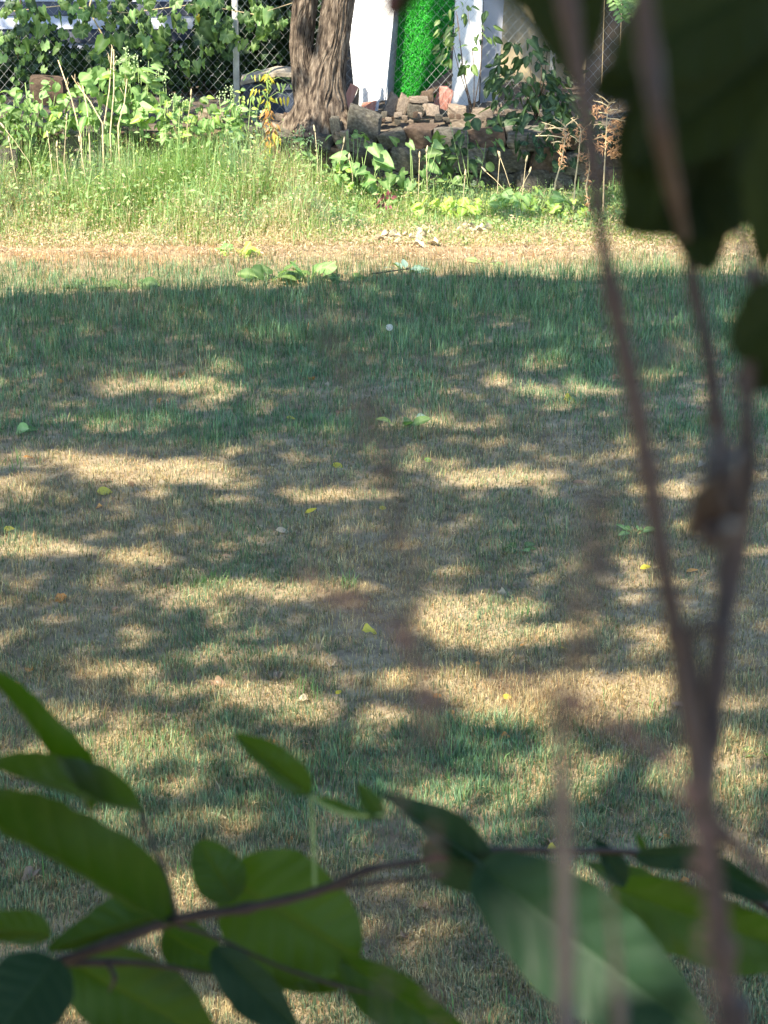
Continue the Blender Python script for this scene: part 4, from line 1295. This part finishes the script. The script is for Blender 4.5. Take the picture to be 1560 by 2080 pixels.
# foxtail seed heads
def foxtail(label, base, head, Y, group):
    b = Vector((W(base[0], 0, Y).x, Y, 0))
    rt = thing('foxtail_grass', label, 'grass stalk', tuple(b), group)
    h_ = W(head[0], head[1], Y)
    m_ = W(base[0], base[1], Y)
    stemtube(rt, [b, m_, m_.lerp(h_, .6) + Vector((0, 0, .01)), h_], .003, .002, 'drystem')
    d = (h_ - m_).normalized() * .035 + Vector((random.uniform(-.01, .01), 0, .012))
    mb = MB(); mb.tube([h_, h_ + d * .3, h_ + d * .8, h_ + d * 1.2], [.003, .0085, .007, .002], 6)
    part(rt, 'seed_head', mb, M['drystem'], True)
for i, (b, h_, Y, lab) in enumerate([((1010, 390), (1015, 322), 17.6, 'foxtail stalk with two bends left of the rusty stalks'), ((1030, 392), (988, 350), 17.6, 'foxtail leaning far left over the mallow clump'),
        ((1040, 392), (1016, 320), 17.55, 'tall slim foxtail arching left near the wall'), ((1062, 390), (1068, 330), 17.6, 'upright foxtail in front of the dark wall gap'),
        ((1055, 392), (1075, 352), 17.55, 'short foxtail beside the upright one'), ((940, 410), (945, 358), 17.5, 'single thin foxtail above the mallow leaves'),
        ((850, 395), (852, 322), 17.6, 'greenish foxtail left of the mallow clump'), ((868, 390), (866, 310), 17.6, 'reddish bent foxtail stalk by the heart leaves'),
        ((716, 355), (709, 325), 17.6, 'pale foxtail before the gap under the tree'), ((105, 340), (98, 280), 17.4, 'foxtail at the left over the leaning grasses'),
        ((130, 330), (135, 245), 17.4, 'tall foxtail in front of the leafy left shrub'), ((60, 330), (10, 262), 17.4, 'foxtail bending to the left frame edge'),
        ((30, 350), (20, 290), 17.3, 'short foxtail by the grey boulder'), ((118, 345), (115, 300), 17.4, 'low ochre foxtail under the leaves'),
        ((380, 260), (388, 195), 17.8, 'slim foxtail right of the budding weeds'), ((645, 330), (640, 268), 17.6, 'green spike of grass left of the wall stones'),
        ((690, 330), (698, 292), 17.7, 'bent grass spike before the brown wall stone'), ((170, 340), (162, 290), 17.4, 'rust tinted foxtail at the foot of the dry stalks')]):
    foxtail(lab, b, h_, Y, 'foxtail grasses along the weed bank')

# dark red plants
bush('red_leaved_weed', 'small dark red leaved weed in the middle of the weed bank', 'weed', GL(782, 420, 17.3), 22, ['oval', 'lance'], ['redleaf'], 782, 402, 16, 18, 17.3, .05, .03)
bush('red_leaved_weed', 'dark red weed low beside the thick near stem', 'weed', GL(1262, 470, 17.1), 14, ['oval', 'lance'], ['redleaf'], 1262, 460, 14, 16, 17.1, .05, .03)

# low leafy plants on the lawn
def rosette(label, px, py, nleaf, size, kinds, mats, name='low_plant', cat='plant', up=.5, sx=1.0):
    c = G(px, py)
    rt = thing(name, label, cat, tuple(c))
    for k in range(nleaf):
        a = 2 * math.pi * k / nleaf + random.uniform(-.4, .4)
        d = Vector((math.cos(a) * sx, math.sin(a) * .7, up * random.uniform(.2, 1.3)))
        b = c + Vector((math.cos(a) * .02, math.sin(a) * .02, .0))
        e = b + d * size * .35
        stemtube(rt, [b, e], .003, .002, 'stem')
        put_leaf(rt, random.choice(kinds), random.choice(mats), e, d + Vector((0, 0, -.2)), Vector((0, -.35, 1)) + rv(.5), size * random.uniform(.7, 1.15))
random.seed(4)
rosette('bright green lobed seedling in the dry mulch strip', 482, 516, 9, .12, ['grape', 'mallow'], ['lightleaf', 'yellowgreen'])
rosette('broad burdock leaves rising at the shadow edge', 545, 572, 7, .17, ['mallow', 'round'], ['vine'], up=.9, sx=1.2)
rosette('upright burdock leaves right of the broad ones', 632, 570, 6, .15, ['mallow', 'heart'], ['vine', 'lightleaf'], up=1.1)
rosette('small leafy weed trailing right of the burdock', 705, 572, 6, .11, ['oval', 'mallow'], ['vine'], up=.5)
rosette('bluish trailing weed sprig at the shadow edge', 825, 556, 8, .10, ['oval', 'heart'], ['vine', 'blueleaf'], up=.9, sx=1.5)
rosette('flat dark leaved creeper at the left shadow edge', 190, 584, 7, .14, ['mallow', 'round'], ['vine'], up=.35, sx=1.6)
rosette('flat dark leaves beside the left creeper', 275, 582, 6, .13, ['mallow', 'round'], ['vine', 'lightleaf'], up=.4, sx=1.3)
rosette('pair of broad leaves on the lawn near the centre', 815, 870, 4, .11, ['oval'], ['vine'], up=.7)
rosette('broad leaved weed at the left frame edge', 22, 880, 6, .09, ['round', 'oval'], ['vine', 'lightleaf'], up=.5)
rosette('small green plantain near the right stems', 1290, 1085, 6, .07, ['oval'], ['lightleaf'], up=.7)
rosette('tiny green seedling at the right edge of the lawn', 1548, 1535, 5, .045, ['oval'], ['lightleaf'], up=.7)
rosette('flat green clover patch right of centre', 1055, 1115, 7, .05, ['round'], ['vine', 'lightleaf'], up=.3)
rosette('small green weed in the dry grass above centre', 985, 535, 5, .10, ['lance'], ['lightleaf'], up=.6, sx=1.6)
rosette('low clover sprig left of centre', 470, 1047, 8, .05, ['round'], ['vine'], up=.3, sx=1.5)
rosette('yellow green tuft of young leaves in the dry weeds', 480, 442, 12, .09, ['lance', 'oval'], ['yellowgreen'], up=1.3)
rosette('yellow green leafy tuft at the left of the weed bank', 150, 440, 9, .09, ['mallow', 'oval'], ['yellowgreen'], up=.8)

# dandelion clock
c = G(791, 742)
dn = thing('dandelion', 'single white dandelion clock standing in the shaded lawn', 'dandelion', tuple(c))
top = W(791, 665, c.y)
stemtube(dn, [c, c.lerp(top, .5) + Vector((.006, 0, 0)), top], .002, .0016, 'stem')
mb = MB()
for k in range(90):
    z_ = 1 - 2 * (k + .5) / 90; a = k * 2.39996
    d = Vector((math.cos(a) * math.sqrt(1 - z_ * z_), math.sin(a) * math.sqrt(1 - z_ * z_), z_))
    mb.tube([top + d * .004, top + d * .017], .0003, 3, False)
    for j in range(3):
        e = (d + rv(.35)).normalized()
        mb.tube([top + d * .015, top + d * .015 + e * .006], .0005, 3, False)
part(dn, 'seed_globe', mb, M['fluff'])
mb = MB(); mb.tube([top - Vector((0, 0, .004)), top, top + Vector((0, 0, .004))], [.002, .004, .002], 6)
part(dn, 'seed_centre', mb, M['drystem'])

# pale dry husks by the wall foot
random.seed(9)
def husk(label, px, py, ln, a, lift=.012, group=None, wm=.8):
    c = G(px, py); c.z = .006 + random.uniform(.0, .03)
    o = put_leaf(None, 'crumple', 'husk', c, Vector((math.cos(a), math.sin(a), random.uniform(0, .25))), Vector((0, -.25, 1)) + rv(.35), ln, 'dry_husk', wmul=wm)
    return tag(o, label, 'husk', group)
for k in range(30):
    u_ = random.random()
    px = 790 + 190 * u_ + random.uniform(-8, 8)
    py = 492 - 24 * u_ + random.uniform(-7, 8)
    husk('pale bleached dry husk in the heap beside the weeds', px, py, random.uniform(.07, .17), random.uniform(-.6, .6) + random.choice((0, math.pi)), wm=random.uniform(.35, .7), group='bleached husks heaped on the dry grass')
husk('brightest white husk at the near end of the husk heap', 862, 505, .14, 2.7)
husk('white husk lying just right of the brightest one', 890, 503, .10, 2.4)

# fallen leaves
def fallen(label, px, py, kind, mat, size, a, group=None, wm=1.0, up=.018):
    c = G(px, py); c.z = float(ground_h(c.x, c.y)) + up
    o = put_leaf(None, kind, mat, c, Vector((math.cos(a), math.sin(a), random.uniform(-.1, .3))), Vector((random.uniform(-.3, .3), -.5, 1)), size, 'fallen_leaf', wmul=wm)
    return tag(o, label, 'leaf', group)
FL = [('long yellow leaf lying aslant left of the lawn centre', 677, 952, 'lance', 'yellow', .09, -.9, 1.4), ('broad yellow leaf in the shade on the left', 197, 1003, 'oval', 'yellow', .075, .1, 1.3),
      ('small orange leaf at the far left of the shaded lawn', 110, 782, 'oval', 'orange', .06, .2, 1.3), ('crumpled yellow leaf on the right half of the far lawn', 1145, 820, 'crumple', 'yellow', .07, .1, 1.4),
      ('thin yellow leaf right of the bright far fleck', 582, 854, 'lance', 'yellow', .05, 0, 1.5), ('pale yellow leaf standing upright right of centre', 866, 950, 'oval', 'yellowgreen', .05, 1.2, 1.2),
      ('slender yellow leaf left of centre', 620, 1050, 'lance', 'yellow', .07, .6, 1), ('small round yellow leaf near the brown plume', 772, 1046, 'round', 'yellow', .035, .5, 1),
      ('yellow leaf touching the left frame edge', 8, 1085, 'oval', 'yellow', .05, .1, 1.1), ('yellow leaf with dark shade in front of it at centre', 735, 1281, 'crumple', 'yellow', .06, 0, 1.2),
      ('orange yellow leaf in the sun below the lawn centre', 968, 1357, 'oval', 'orange', .03, 1.2, 1), ('small orange leaf in the sunny grass left of it', 683, 1415, 'oval', 'yellow', .035, 1, 1),
      ('orange leaf above the long near leaf on the left', 28, 1397, 'oval', 'orange', .035, .8, 1.2), ('orange leaf at the left edge in bright grass', 5, 1546, 'oval', 'orange', .03, .2, 1.2),
      ('upright orange leaf between the left near leaves', 258, 1778, 'oval', 'orange', .045, 1, 1.2), ('yellow leaf under the horizontal twig on the right', 1110, 1742, 'crumple', 'yellow', .045, 0, 1.2),
      ('thin yellow leaf in the right hand shade', 1140, 1322, 'lance', 'yellow', .05, .9, 1.3), ('yellow leaf low between the big near leaves', 1075, 2008, 'round', 'yellow', .03, .3, 1.2),
      ('long tan curled leaf in the far shaded grass', 1158, 687, 'lance', 'paleleaf', .11, .05, 1), ('pale tan leaf in the dry grass left of centre', 560, 1086, 'lance', 'paleleaf', .07, .05, 1.5),
      ('bluish upturned leaf beside the broad lawn leaves', 846, 852, 'oval', 'blueleaf', .07, .3, 1.4), ('tan leaf curling in the sun at lower left', 495, 1592, 'crumple', 'paleleaf', .035, 1, 1),
      ('brown leaf at the tip of the slim near leaf', 590, 1667, 'crumple', 'deadleaf', .05, .1, 1.2), ('yellowish leaf under the brown stem on the right', 1300, 1158, 'oval', 'yellow', .05, .1, 1),
      ('pale upright leaf sliver left of centre', 551, 955, 'lance', 'paleleaf', .05, 1.3, 1), ('golden leaf in the sunny patch right of centre', 1020, 1418, 'oval', 'yellow', .04, .1, 1.2),
      ('golden leaf beside the sunny tussock edge', 880, 1420, 'oval', 'orange', .035, .2, 1.2)]
random.seed(13)
for (lab, px, py, k_, m_, s_, a_, w_) in FL:
    fallen(lab, px, py, k_, m_, s_, a_, None, w_)
for k in range(95):
    py = 700 + 1300 * random.random(); px = random.uniform(0, 1560)
    fallen('small curled brown dead leaf lying in the lawn', px, py, random.choice(['crumple', 'lance']), random.choice(['deadleaf', 'deadleaf', 'deadleaf', 'paleleaf', 'orange']), random.uniform(.03, .07), random.uniform(0, 6), 'small brown leaves scattered over the lawn', 1.1, .014)
# short stick
st = thing('stick', 'short pale stick lying in the green grass at lower left', 'stick', tuple(G(440, 1668)))
a, b = G(424, 1664), G(460, 1673)
a.z = b.z = .02
mb = MB(); mb.tube([a, a.lerp(b, .4) + Vector((0, .004, .004)), b], [.006, .007, .004], 8)
part(st, 'bark', mb, M['paleleaf'] if False else M['drystem'], True)
st = thing('twig', 'bare twig lying on the grass at the right shadow edge', 'twig', tuple(G(780, 556)))
mb = MB(); mb.tube([G(755, 556, .05), G(780, 553, .07), G(800, 550, .06), G(830, 546, .09)], [.006, .006, .005, .003], 6)
part(st, 'bark', mb, M['log'], True)

# ================================================================== near foliage (out of focus)
def near_leaf(root, base, tip, d0, d1, wpx, roll, mat, bend=.08, fold=.25, wf=w_round, lobe=.0, name='leaf', nl=14, label=None, curl=0.0):
    """near leaf with its own distance, length and width; roll turns it about its midrib"""
    if root.name.startswith('near_shrub'):
        d0 *= .82; d1 *= .82
    A = ray(*base) * d0; B = ray(*tip) * d1
    A.z += CAMH; B.z += CAMH
    Lh = (B - A).length
    wreal = wpx / FPX * (d0 + d1) / 2
    wm = wf(.45)
    sdn = random.randrange(999)
    def wj(t, sdn=sdn, wf=wf):
        return wf(t) * (1 + .035 * math.sin(t * 9 + sdn) + .012 * math.sin(t * 31 + sdn * 2))
    me = strip_leaf('near_leaf', wj, lobe, bend, fold, .02, sdn, 44, 9)
    vals = []
    for i_ in range(45):
        for k_ in range(19):
            u_ = abs(k_ - 9) / 9
            lat = ((i_ / 44) * 7 - u_ * 1.5) % 1.0
            vals.append(1.0 if k_ == 9 else (.4 * max(0, 1 - abs(lat - .5) * 6)))
    me.attributes['vein'].data.foreach_set('value', vals)
    n_v = len(me.vertices)
    for v in me.vertices:
        v.co.z += .006 * math.sin(v.co.y * 44 - abs(v.co.x) * 20) * abs(v.co.x) * 3
    me.materials.append(M[mat])
    mid = (A + B) / 2
    view = (Vector((0, 0, CAMH)) - mid).normalized()
    ydir = (B - A).normalized()
    nrm = view - ydir * view.dot(ydir)
    nrm = Quaternion(ydir, math.radians(roll)) @ nrm
    R = orient(ydir, nrm)
    o = bpy.data.objects.new(name, me)
    COL.objects.link(o)
    o.parent = root
    sx = wreal / (2 * wm)
    cr = max(.3, abs(math.cos(math.radians(roll))))
    sx = sx / cr
    if curl:
        for v in me.vertices:
            v.co.x += curl * math.sin(math.pi * max(0, min(1, v.co.y)))
    o.matrix_local = Matrix.Translation(A - root.location) @ R.to_4x4() @ Matrix.Diagonal((sx, Lh, Lh, 1))
    if label: o['label'] = label
    return o
def near_stem(root, pts, rpx, mat, name='stem', sides=10):
    """pts: (px, py, distance)"""
    P_ = []
    R_ = []
    ns = root.name.startswith('near_shrub')
    for i, (px, py, d) in enumerate(pts):
        if ns: d *= .82
        v = ray(px, py) * d; v.z += CAMH
        P_.append(v)
        rp = rpx[i] if hasattr(rpx, '__len__') else rpx
        R_.append(rp / FPX * d * (.95 if ns else 1))
    # smooth subdivision
    Q_ = []; RR = []
    for i in range(len(P_) - 1):
        p0 = P_[max(i - 1, 0)]; p1 = P_[i]; p2 = P_[i + 1]; p3 = P_[min(i + 2, len(P_) - 1)]
        for k in range(5):
            t_ = k / 5
            q_ = .5 * ((2 * p1) + (p2 - p0) * t_ + (2 * p0 - 5 * p1 + 4 * p2 - p3) * t_ * t_ + (-p0 + 3 * p1 - 3 * p2 + p3) * t_ ** 3)
            Q_.append(q_); RR.append((R_[i] * (1 - t_) + R_[i + 1] * t_) * (1 + .10 * math.sin(i * 5 + k * 2.1) + (.35 if (k == 0 and i % 2 == 1) else 0)))
    Q_.append(P_[-1]); RR.append(R_[-1])
    mb = MB(); mb.tube(Q_, RR, sides)
    return part(root, name, mb, M[mat], True)

random.seed(17)
def nbase(px, py, d):
    v = ray(px, py) * d; v.z += CAMH
    return v
# shrub A : the leafy branch across the bottom
bA = nbase(1500, 2080, 1.25)
near = thing('near_branch', 'out of focus leafy branch with large round leaves across the bottom', 'branch', (bA.x + .05, bA.y, 0))
gpt = Vector((bA.x + .05, bA.y, 0))
D = 1.15
near_stem(near, [(110, 1957, D), (230, 1915, D), (360, 1868, D), (500, 1845, D), (640, 1812, D), (745, 1768, D), (860, 1748, D + .02), (1000, 1728, D + .04), (1150, 1728, D + .06), (1300, 1735, D + .08), (1470, 1790, D + .1), (1640, 1900, D + .12)],
          [11, 12, 12, 10, 10, 8, 6, 7, 6, 7, 9, 12], 'fgbranch', 'branch')
v_end = nbase(1640, 1900, D + .12)
mb = MB(); mb.tube([v_end, v_end + Vector((.12, .02, -.7)), Vector((v_end.x + .15, v_end.y + .05, 0))], [.004, .008, .012], 8)
part(near, 'main_stem', mb, M['fgbranch'], True)
near_stem(near, [(640, 1815, D), (700, 1800, D), (780, 1792, D), (900, 1778, D)], [6, 5, 5, 4], 'fgbranch', 'twig')
near_stem(near, [(110, 1957, D), (220, 1955, D + .01), (300, 1958, D + .02), (430, 1980, D + .02)], [9, 8, 6, 3], 'fgbranch', 'twig')
near_stem(near, [(215, 1955, D + .01), (233, 1985, D), (222, 2015, D)], [5, 5, 2], 'fgbranch', 'twig')
near_stem(near, [(360, 1868, D), (340, 1790, D), (305, 1700, D), (282, 1640, D)], [5, 4, 4, 5], 'fgbranch', 'twig')
near_stem(near, [(640, 1812, D), (636, 1700, D), (630, 1620, D)], [3, 3, 3], 'stem', 'twig')
near_stem(near, [(630, 1615, D), (670, 1640, D), (720, 1655, D), (780, 1655, D)], [4, 4, 4, 3], 'stem', 'twig')
near_stem(near, [(360, 1880, D), (440, 1905, D), (560, 1960, D), (680, 2000, D), (760, 2020, D)], [5, 4, 4, 4, 2], 'fgbranch', 'twig')
NL = near_leaf
NL(near, (188, 1655), (-25, 1350), D, D - .03, 62, 35, 'fgleaf', .04, .5, w_oval, nl=12)
NL(near, (292, 1650), (-60, 1590), D, D - .05, 70, 45, 'fgleaf', -.16, .5, w_oval)
NL(near, (345, 1880), (-110, 1640), D, D - .06, 120, 40, 'fgleaf', -.05, .4, w_round)
NL(near, (632, 1615), (480, 1488), D, D - .02, 66, 20, 'fgleaf', .06, .35, w_oval)
NL(near, (640, 1617), (775, 1668), D, D, 22, 40, 'fgleaf', .02, .3, w_lance)
NL(near, (775, 1665), (726, 1590), D, D, 40, 10, 'fgleaf', .05, .3, w_oval)
NL(near, (1005, 1768), (785, 1612), D + .04, D, 74, 30, 'fgblue', .05, .3, w_oval)
NL(near, (985, 1812), (872, 1690), D + .04, D + .02, 84, -40, 'fgblue', -.1, .2, w_round)
NL(near, (478, 1830), (402, 1708), D + .03, D + .03, 105, 0, 'fgleaf', .05, .2, w_round)
NL(near, (470, 1790), (725, 1950), D + .05, D + .03, 250, 8, 'fgleaf', .06, .12, w_round, .05, label='large round translucent leaf behind the twig')
NL(near, (360, 1850), (92, 1925), D + .02, D + .02, 92, 30, 'fgleaf', .05, .3, w_oval)
NL(near, (110, 1955), (-30, 2130), D - .05, D - .08, 175, 15, 'fgblue', .1, .15, w_round, .05)
NL(near, (105, 1900), (-60, 1880), D + .04, D + .03, 70, 35, 'fgleaf', .1, .3, w_round)
NL(near, (150, 1958), (430, 2120), D + .04, D + .02, 190, 15, 'fgleaf', .08, .15, w_round, .05)
NL(near, (330, 1890), (455, 1965), D + .05, D + .04, 100, 10, 'fgleaf', .1, .2, w_round)
NL(near, (435, 1925), (610, 2110), D + .0, D - .03, 100, 20, 'fgblue', .08, .25, w_oval)
NL(near, (530, 1965), (735, 1985), D + .06, D + .05, 70, 25, 'fgleaf', .08, .3, w_round)
NL(near, (690, 1945), (960, 2130), D + .02, D, 110, 25, 'fgleaf', .06, .25, w_round)
NL(near, (560, 1900), (690, 2010), D + .07, D + .06, 90, 20, 'fgleaf', .06, .25, w_oval)
NL(near, (300, 1960), (400, 2100), D + .08, D + .06, 90, 30, 'fgleaf', .06, .25, w_oval)
NL(near, (985, 1765), (1430, 2120), D - .02, D - .1, 235, 14, 'fgblue', .07, .12, w_round, .03, label='broad bluish green leaf with sun patches at the lower right')
NL(near, (1240, 1800), (1640, 1960), D + .1, D + .08, 150, 25, 'fgleaf', .1, .2, w_round)
NL(near, (1560, 1960), (1180, 1740), D + .12, D + .12, 60, 60, 'fgleaf', .02, .2, w_oval)
NL(near, (1290, 1738), (1470, 1745), D + .06, D + .05, 54, 30, 'fgblue', .2, .2, w_oval)
NL(near, (1312, 1735), (1290, 1685), D + .06, D + .06, 16, 0, 'fgleaf', .1, .2, w_lance)
NL(near, (1270, 1800), (1215, 1705), D + .08, D + .07, 48, 20, 'fgblue', .1, .2, w_oval)
NL(near, (1400, 1730), (1580, 1840), D + .09, D + .08, 60, 30, 'fgblue', .1, .2, w_oval)

# shrub B : upright stems and dark leaves on the right, nearer still
D2 = .58
bb = nbase(1480, 2080, D2)
stems = thing('near_shrub', 'blurred reddish stems and dark leaves of the shrub at the right', 'shrub', (bb.x, bb.y, 0))
near_stem(stems, [(1125, -120, D2), (1155, 20, D2), (1178, 160, D2), (1203, 320, D2), (1222, 480, D2), (1245, 600, D2), (1285, 790, D2), (1318, 960, D2), (1345, 1130, D2), (1375, 1290, D2), (1400, 1450, D2), (1425, 1600, D2), (1447, 1780, D2), (1468, 1930, D2), (1488, 2120, D2)],
          [22, 22, 20, 17, 16, 20, 23, 22, 22, 21, 24, 26, 25, 26, 27], 'fgstem')
v0 = nbase(1488, 2120, D2 * .82)
mb = MB(); mb.tube([v0 + Vector((0, 0, .01)), v0 + Vector((.02, .01, -1.3)), Vector((v0.x + .03, v0.y + .03, 0))], [.0036, .006, .01], 10)
part(stems, 'main_stem', mb, M['fgstem'], True)
near_stem(stems, [(1395, 480, .66), (1412, 600, .66), (1440, 720, .65), (1455, 850, .64), (1480, 1000, .63), (1478, 1160, .62), (1462, 1320, .6), (1440, 1500, .59), (1430, 1640, .58)],
          [14, 14, 17, 18, 20, 22, 24, 26, 22], 'fgstem')
near_stem(stems, [(1560, 480, .62), (1528, 620, .62), (1518, 800, .62), (1515, 980, .62), (1500, 1120, .62), (1470, 1280, .61)], [10, 14, 18, 19, 20, 18], 'fgstem')
near_stem(stems, [(1500, 470, .7), (1520, 560, .66), (1545, 600, .64), (1600, 520, .62)], [8, 9, 9, 9], 'fgstem', 'twig')
near_stem(stems, [(1432, 1640, .58), (1475, 1700, .58), (1530, 1750, .58), (1640, 1850, .58)], [18, 16, 15, 15], 'fgstem', 'branch')
near_stem(stems, [(1400, 1290, .6), (1418, 1400, .6), (1430, 1520, .59), (1432, 1600, .58)], [12, 12, 14, 12], 'fgbranch', 'branch')
near_stem(stems, [(1300, -60, .5), (1320, 120, .5), (1350, 300, .5), (1390, 480, .62)], [24, 24, 20, 12], 'fgstem', 'branch')
for kp, kr in (([(1402, 1085, .5), (1430, 1010, .49), (1470, 960, .48), (1500, 900, .5)], [16, 24, 22, 10]), ([(1405, 1060, .5), (1450, 1085, .5), (1505, 1060, .52)], [18, 24, 14]),
               ([(1440, 1110, .52), (1455, 1030, .5), (1440, 950, .5), (1450, 880, .52)], [18, 26, 16, 8]), ([(1380, 1290, .5), (1425, 1275, .5), (1480, 1290, .5)], [10, 14, 12]),
               ([(1490, 760, .5), (1520, 850, .5), (1525, 960, .5), (1500, 1060, .5)], [8, 14, 18, 14]), ([(1350, 780, .42), (1320, 740, .42), (1390, 690, .44)], [7, 9, 5])):
    near_stem(stems, kp, kr, 'fgbranch', 'twig')
DL = [((1600, -60), (1255, 130), .62, .6, 240, 10), ((1620, 60), (1290, 330), .64, .62, 230, 10), ((1600, 330), (1260, 450), .66, .64, 200, 10), ((1380, 200), (1440, 548), .66, .64, 170, 5),
      ((1330, 180), (1300, 470), .64, .62, 130, 10), ((1600, 200), (1545, 545), .6, .6, 110, 20), ((1500, -80), (1330, 260), .7, .68, 220, 10), ((1640, -100), (1450, 220), .66, .66, 260, 0),
      ((1640, 150), (1400, 400), .72, .7, 240, 10), ((1480, 80), (1500, 430), .74, .72, 220, 5), ((1190, -160), (1165, 160), .72, .70, 130, 15), ((1440, 110), (1215, 185), .74, .72, 130, 15), ((1430, -30), (1330, 300), .76, .74, 180, 10), ((1500, 300), (1260, 330), .7, .68, 120, 20),
      ((1090, -120), (1180, 170), .65, .65, 110, 20), ((840, -90), (800, 38), .55, .55, 80, 10), ((1010, -160), (1060, 30), .4, .4, 90, 20),
      ((1640, 590), (1490, 720), .6, .6, 150, 20), ((1620, 700), (1500, 790), .62, .62, 100, 20), 
      ((1560, 250), (1440, 480), .7, .7, 170, 15), ((1430, 0), (1390, 330), .74, .72, 200, 5)]
for (b_, t2_, a_, c_, w_, ro) in DL:
    near_leaf(stems, b_, t2_, a_, c_, w_, ro, 'fgdark', .06, .2, w_round, .03, nl=10)
put_tip = near_leaf(stems, (800, -40), (782, 42), .55, .55, 26, 10, 'redleaf', .05, .2, w_oval, nl=8)
# added, unseen: foliage behind and above the viewpoint, which keeps the near leaves in shade
rr_ = np.random.default_rng(5)
n = 9000
Pq = np.stack([rr_.uniform(-1.8, 1.8, n), rr_.uniform(-1.4, 1.3, n), rr_.uniform(2.2, 4.7, n)], 1)
rad_ = np.sqrt((Pq[:, 0] / 1.8) ** 2 + (Pq[:, 1] / 1.4) ** 2 + ((Pq[:, 2] - 3.4) / 1.3) ** 2)
inner = (np.abs(Pq[:, 0]) < .35 + .30 * np.clip(Pq[:, 1] + .4, 0, 3)) & (Pq[:, 1] > -.35) & (Pq[:, 2] < 3.78)
Pq = sun_gap(Pq[(~inner) & (rad_ > .55)], GAPS, .03)
o = link('added_foliage', leafcloud_mesh('added_foliage', Pq - np.array(stems.location), .07 + .04 * rr_.random(len(Pq)), M['fgdark'], None, 1, .7, None, rr_), stems)
o['kind'] = 'stuff'
# pale dead canes, nearest of all
canes = thing('dead_cane', 'very blurred pale brown dead canes rising at the lower right', 'cane', (nbase(1150, 2080, .42).x, nbase(1150, 2080, .42).y, 0))
near_stem(canes, [(1135, 1480, .40), (1142, 1620, .41), (1147, 1800, .42), (1150, 2130, .43)], [9, 17, 19, 20], 'fgpale', 'cane')
vv = nbase(1150, 2130, .43)
mb = MB(); mb.tube([vv + Vector((0, 0, .01)), Vector((vv.x, vv.y + .02, 0))], [.0018, .006], 8)
part(canes, 'lower_cane', mb, M['fgpale'], True)
near_stem(canes, [(1190, 1000, .36), (1170, 1200, .37), (1140, 1480, .40)], [5, 6, 8], 'fgpale', 'cane')
near_stem(canes, [(1235, 1800, .38), (1250, 1950, .40), (1258, 2130, .41)], [5, 8, 10], 'fgpale', 'cane')
vv = nbase(1258, 2130, .41)
mb = MB(); mb.tube([vv + Vector((0, 0, .01)), Vector((vv.x, vv.y + .02, 0))], [.001, .006], 8)
part(canes, 'lower_cane', mb, M['fgpale'], True)
# faint seed plumes
def plume(label, pts, d, rad, n_, mat, stem_r=2.2):
    p0 = nbase(*pts[-1], d)
    rt = thing('seed_plume', label, 'dried flower', (p0.x, p0.y, 0))
    near_stem(rt, [(a, b, d) for a, b in pts], stem_r, 'fgpale')
    mb = MB(); mb.tube([p0, Vector((p0.x, p0.y + .01, 0))], [.0006, .003], 6)
    part(rt, 'lower_stem', mb, M['fgpale'], True)
    mb = MB()
    for k in range(n_):
        i = random.randrange(len(pts) - 1); t_ = random.random()
        a = pts[i]; b = pts[i + 1]
        px = a[0] + (b[0] - a[0]) * t_ + random.gauss(0, rad); py = a[1] + (b[1] - a[1]) * t_ + random.gauss(0, rad)
        v = nbase(px, py, d + random.uniform(-.01, .01))
        e = rv(.0011)
        mb.tube([v - e, v, v + e], [.0002, .0008, .0001], 4)
    part(rt, 'florets', mb, M[mat])
plume('faint blurred brown seed plume in front of the lawn centre', [(665, 670), (715, 780), (760, 900), (800, 1010), (830, 1160), (850, 1320), (845, 1500), (790, 1700), (770, 2120)], .34, 15, 105, 'seed', 1.6)
plume('faint blurred brown plume left of the thick stem', [(1210, 1010), (1235, 1080), (1215, 1180), (1190, 1290), (1150, 1390), (1135, 1500), (1140, 2120)], .34, 16, 95, 'seed', 1.5)
plume('blurred reddish plume arching at the lawn centre', [(615, 1175), (700, 1215), (780, 1255), (840, 1330), (880, 1450), (890, 2120)], .36, 12, 60, 'redseed', 1.0)
plume('blurred reddish plume lying across toward the right stem', [(985, 1388), (1080, 1388), (1200, 1440), (1290, 1490), (1370, 1560), (1420, 1700), (1440, 2120)], .36, 12, 90, 'redseed', 1.0)
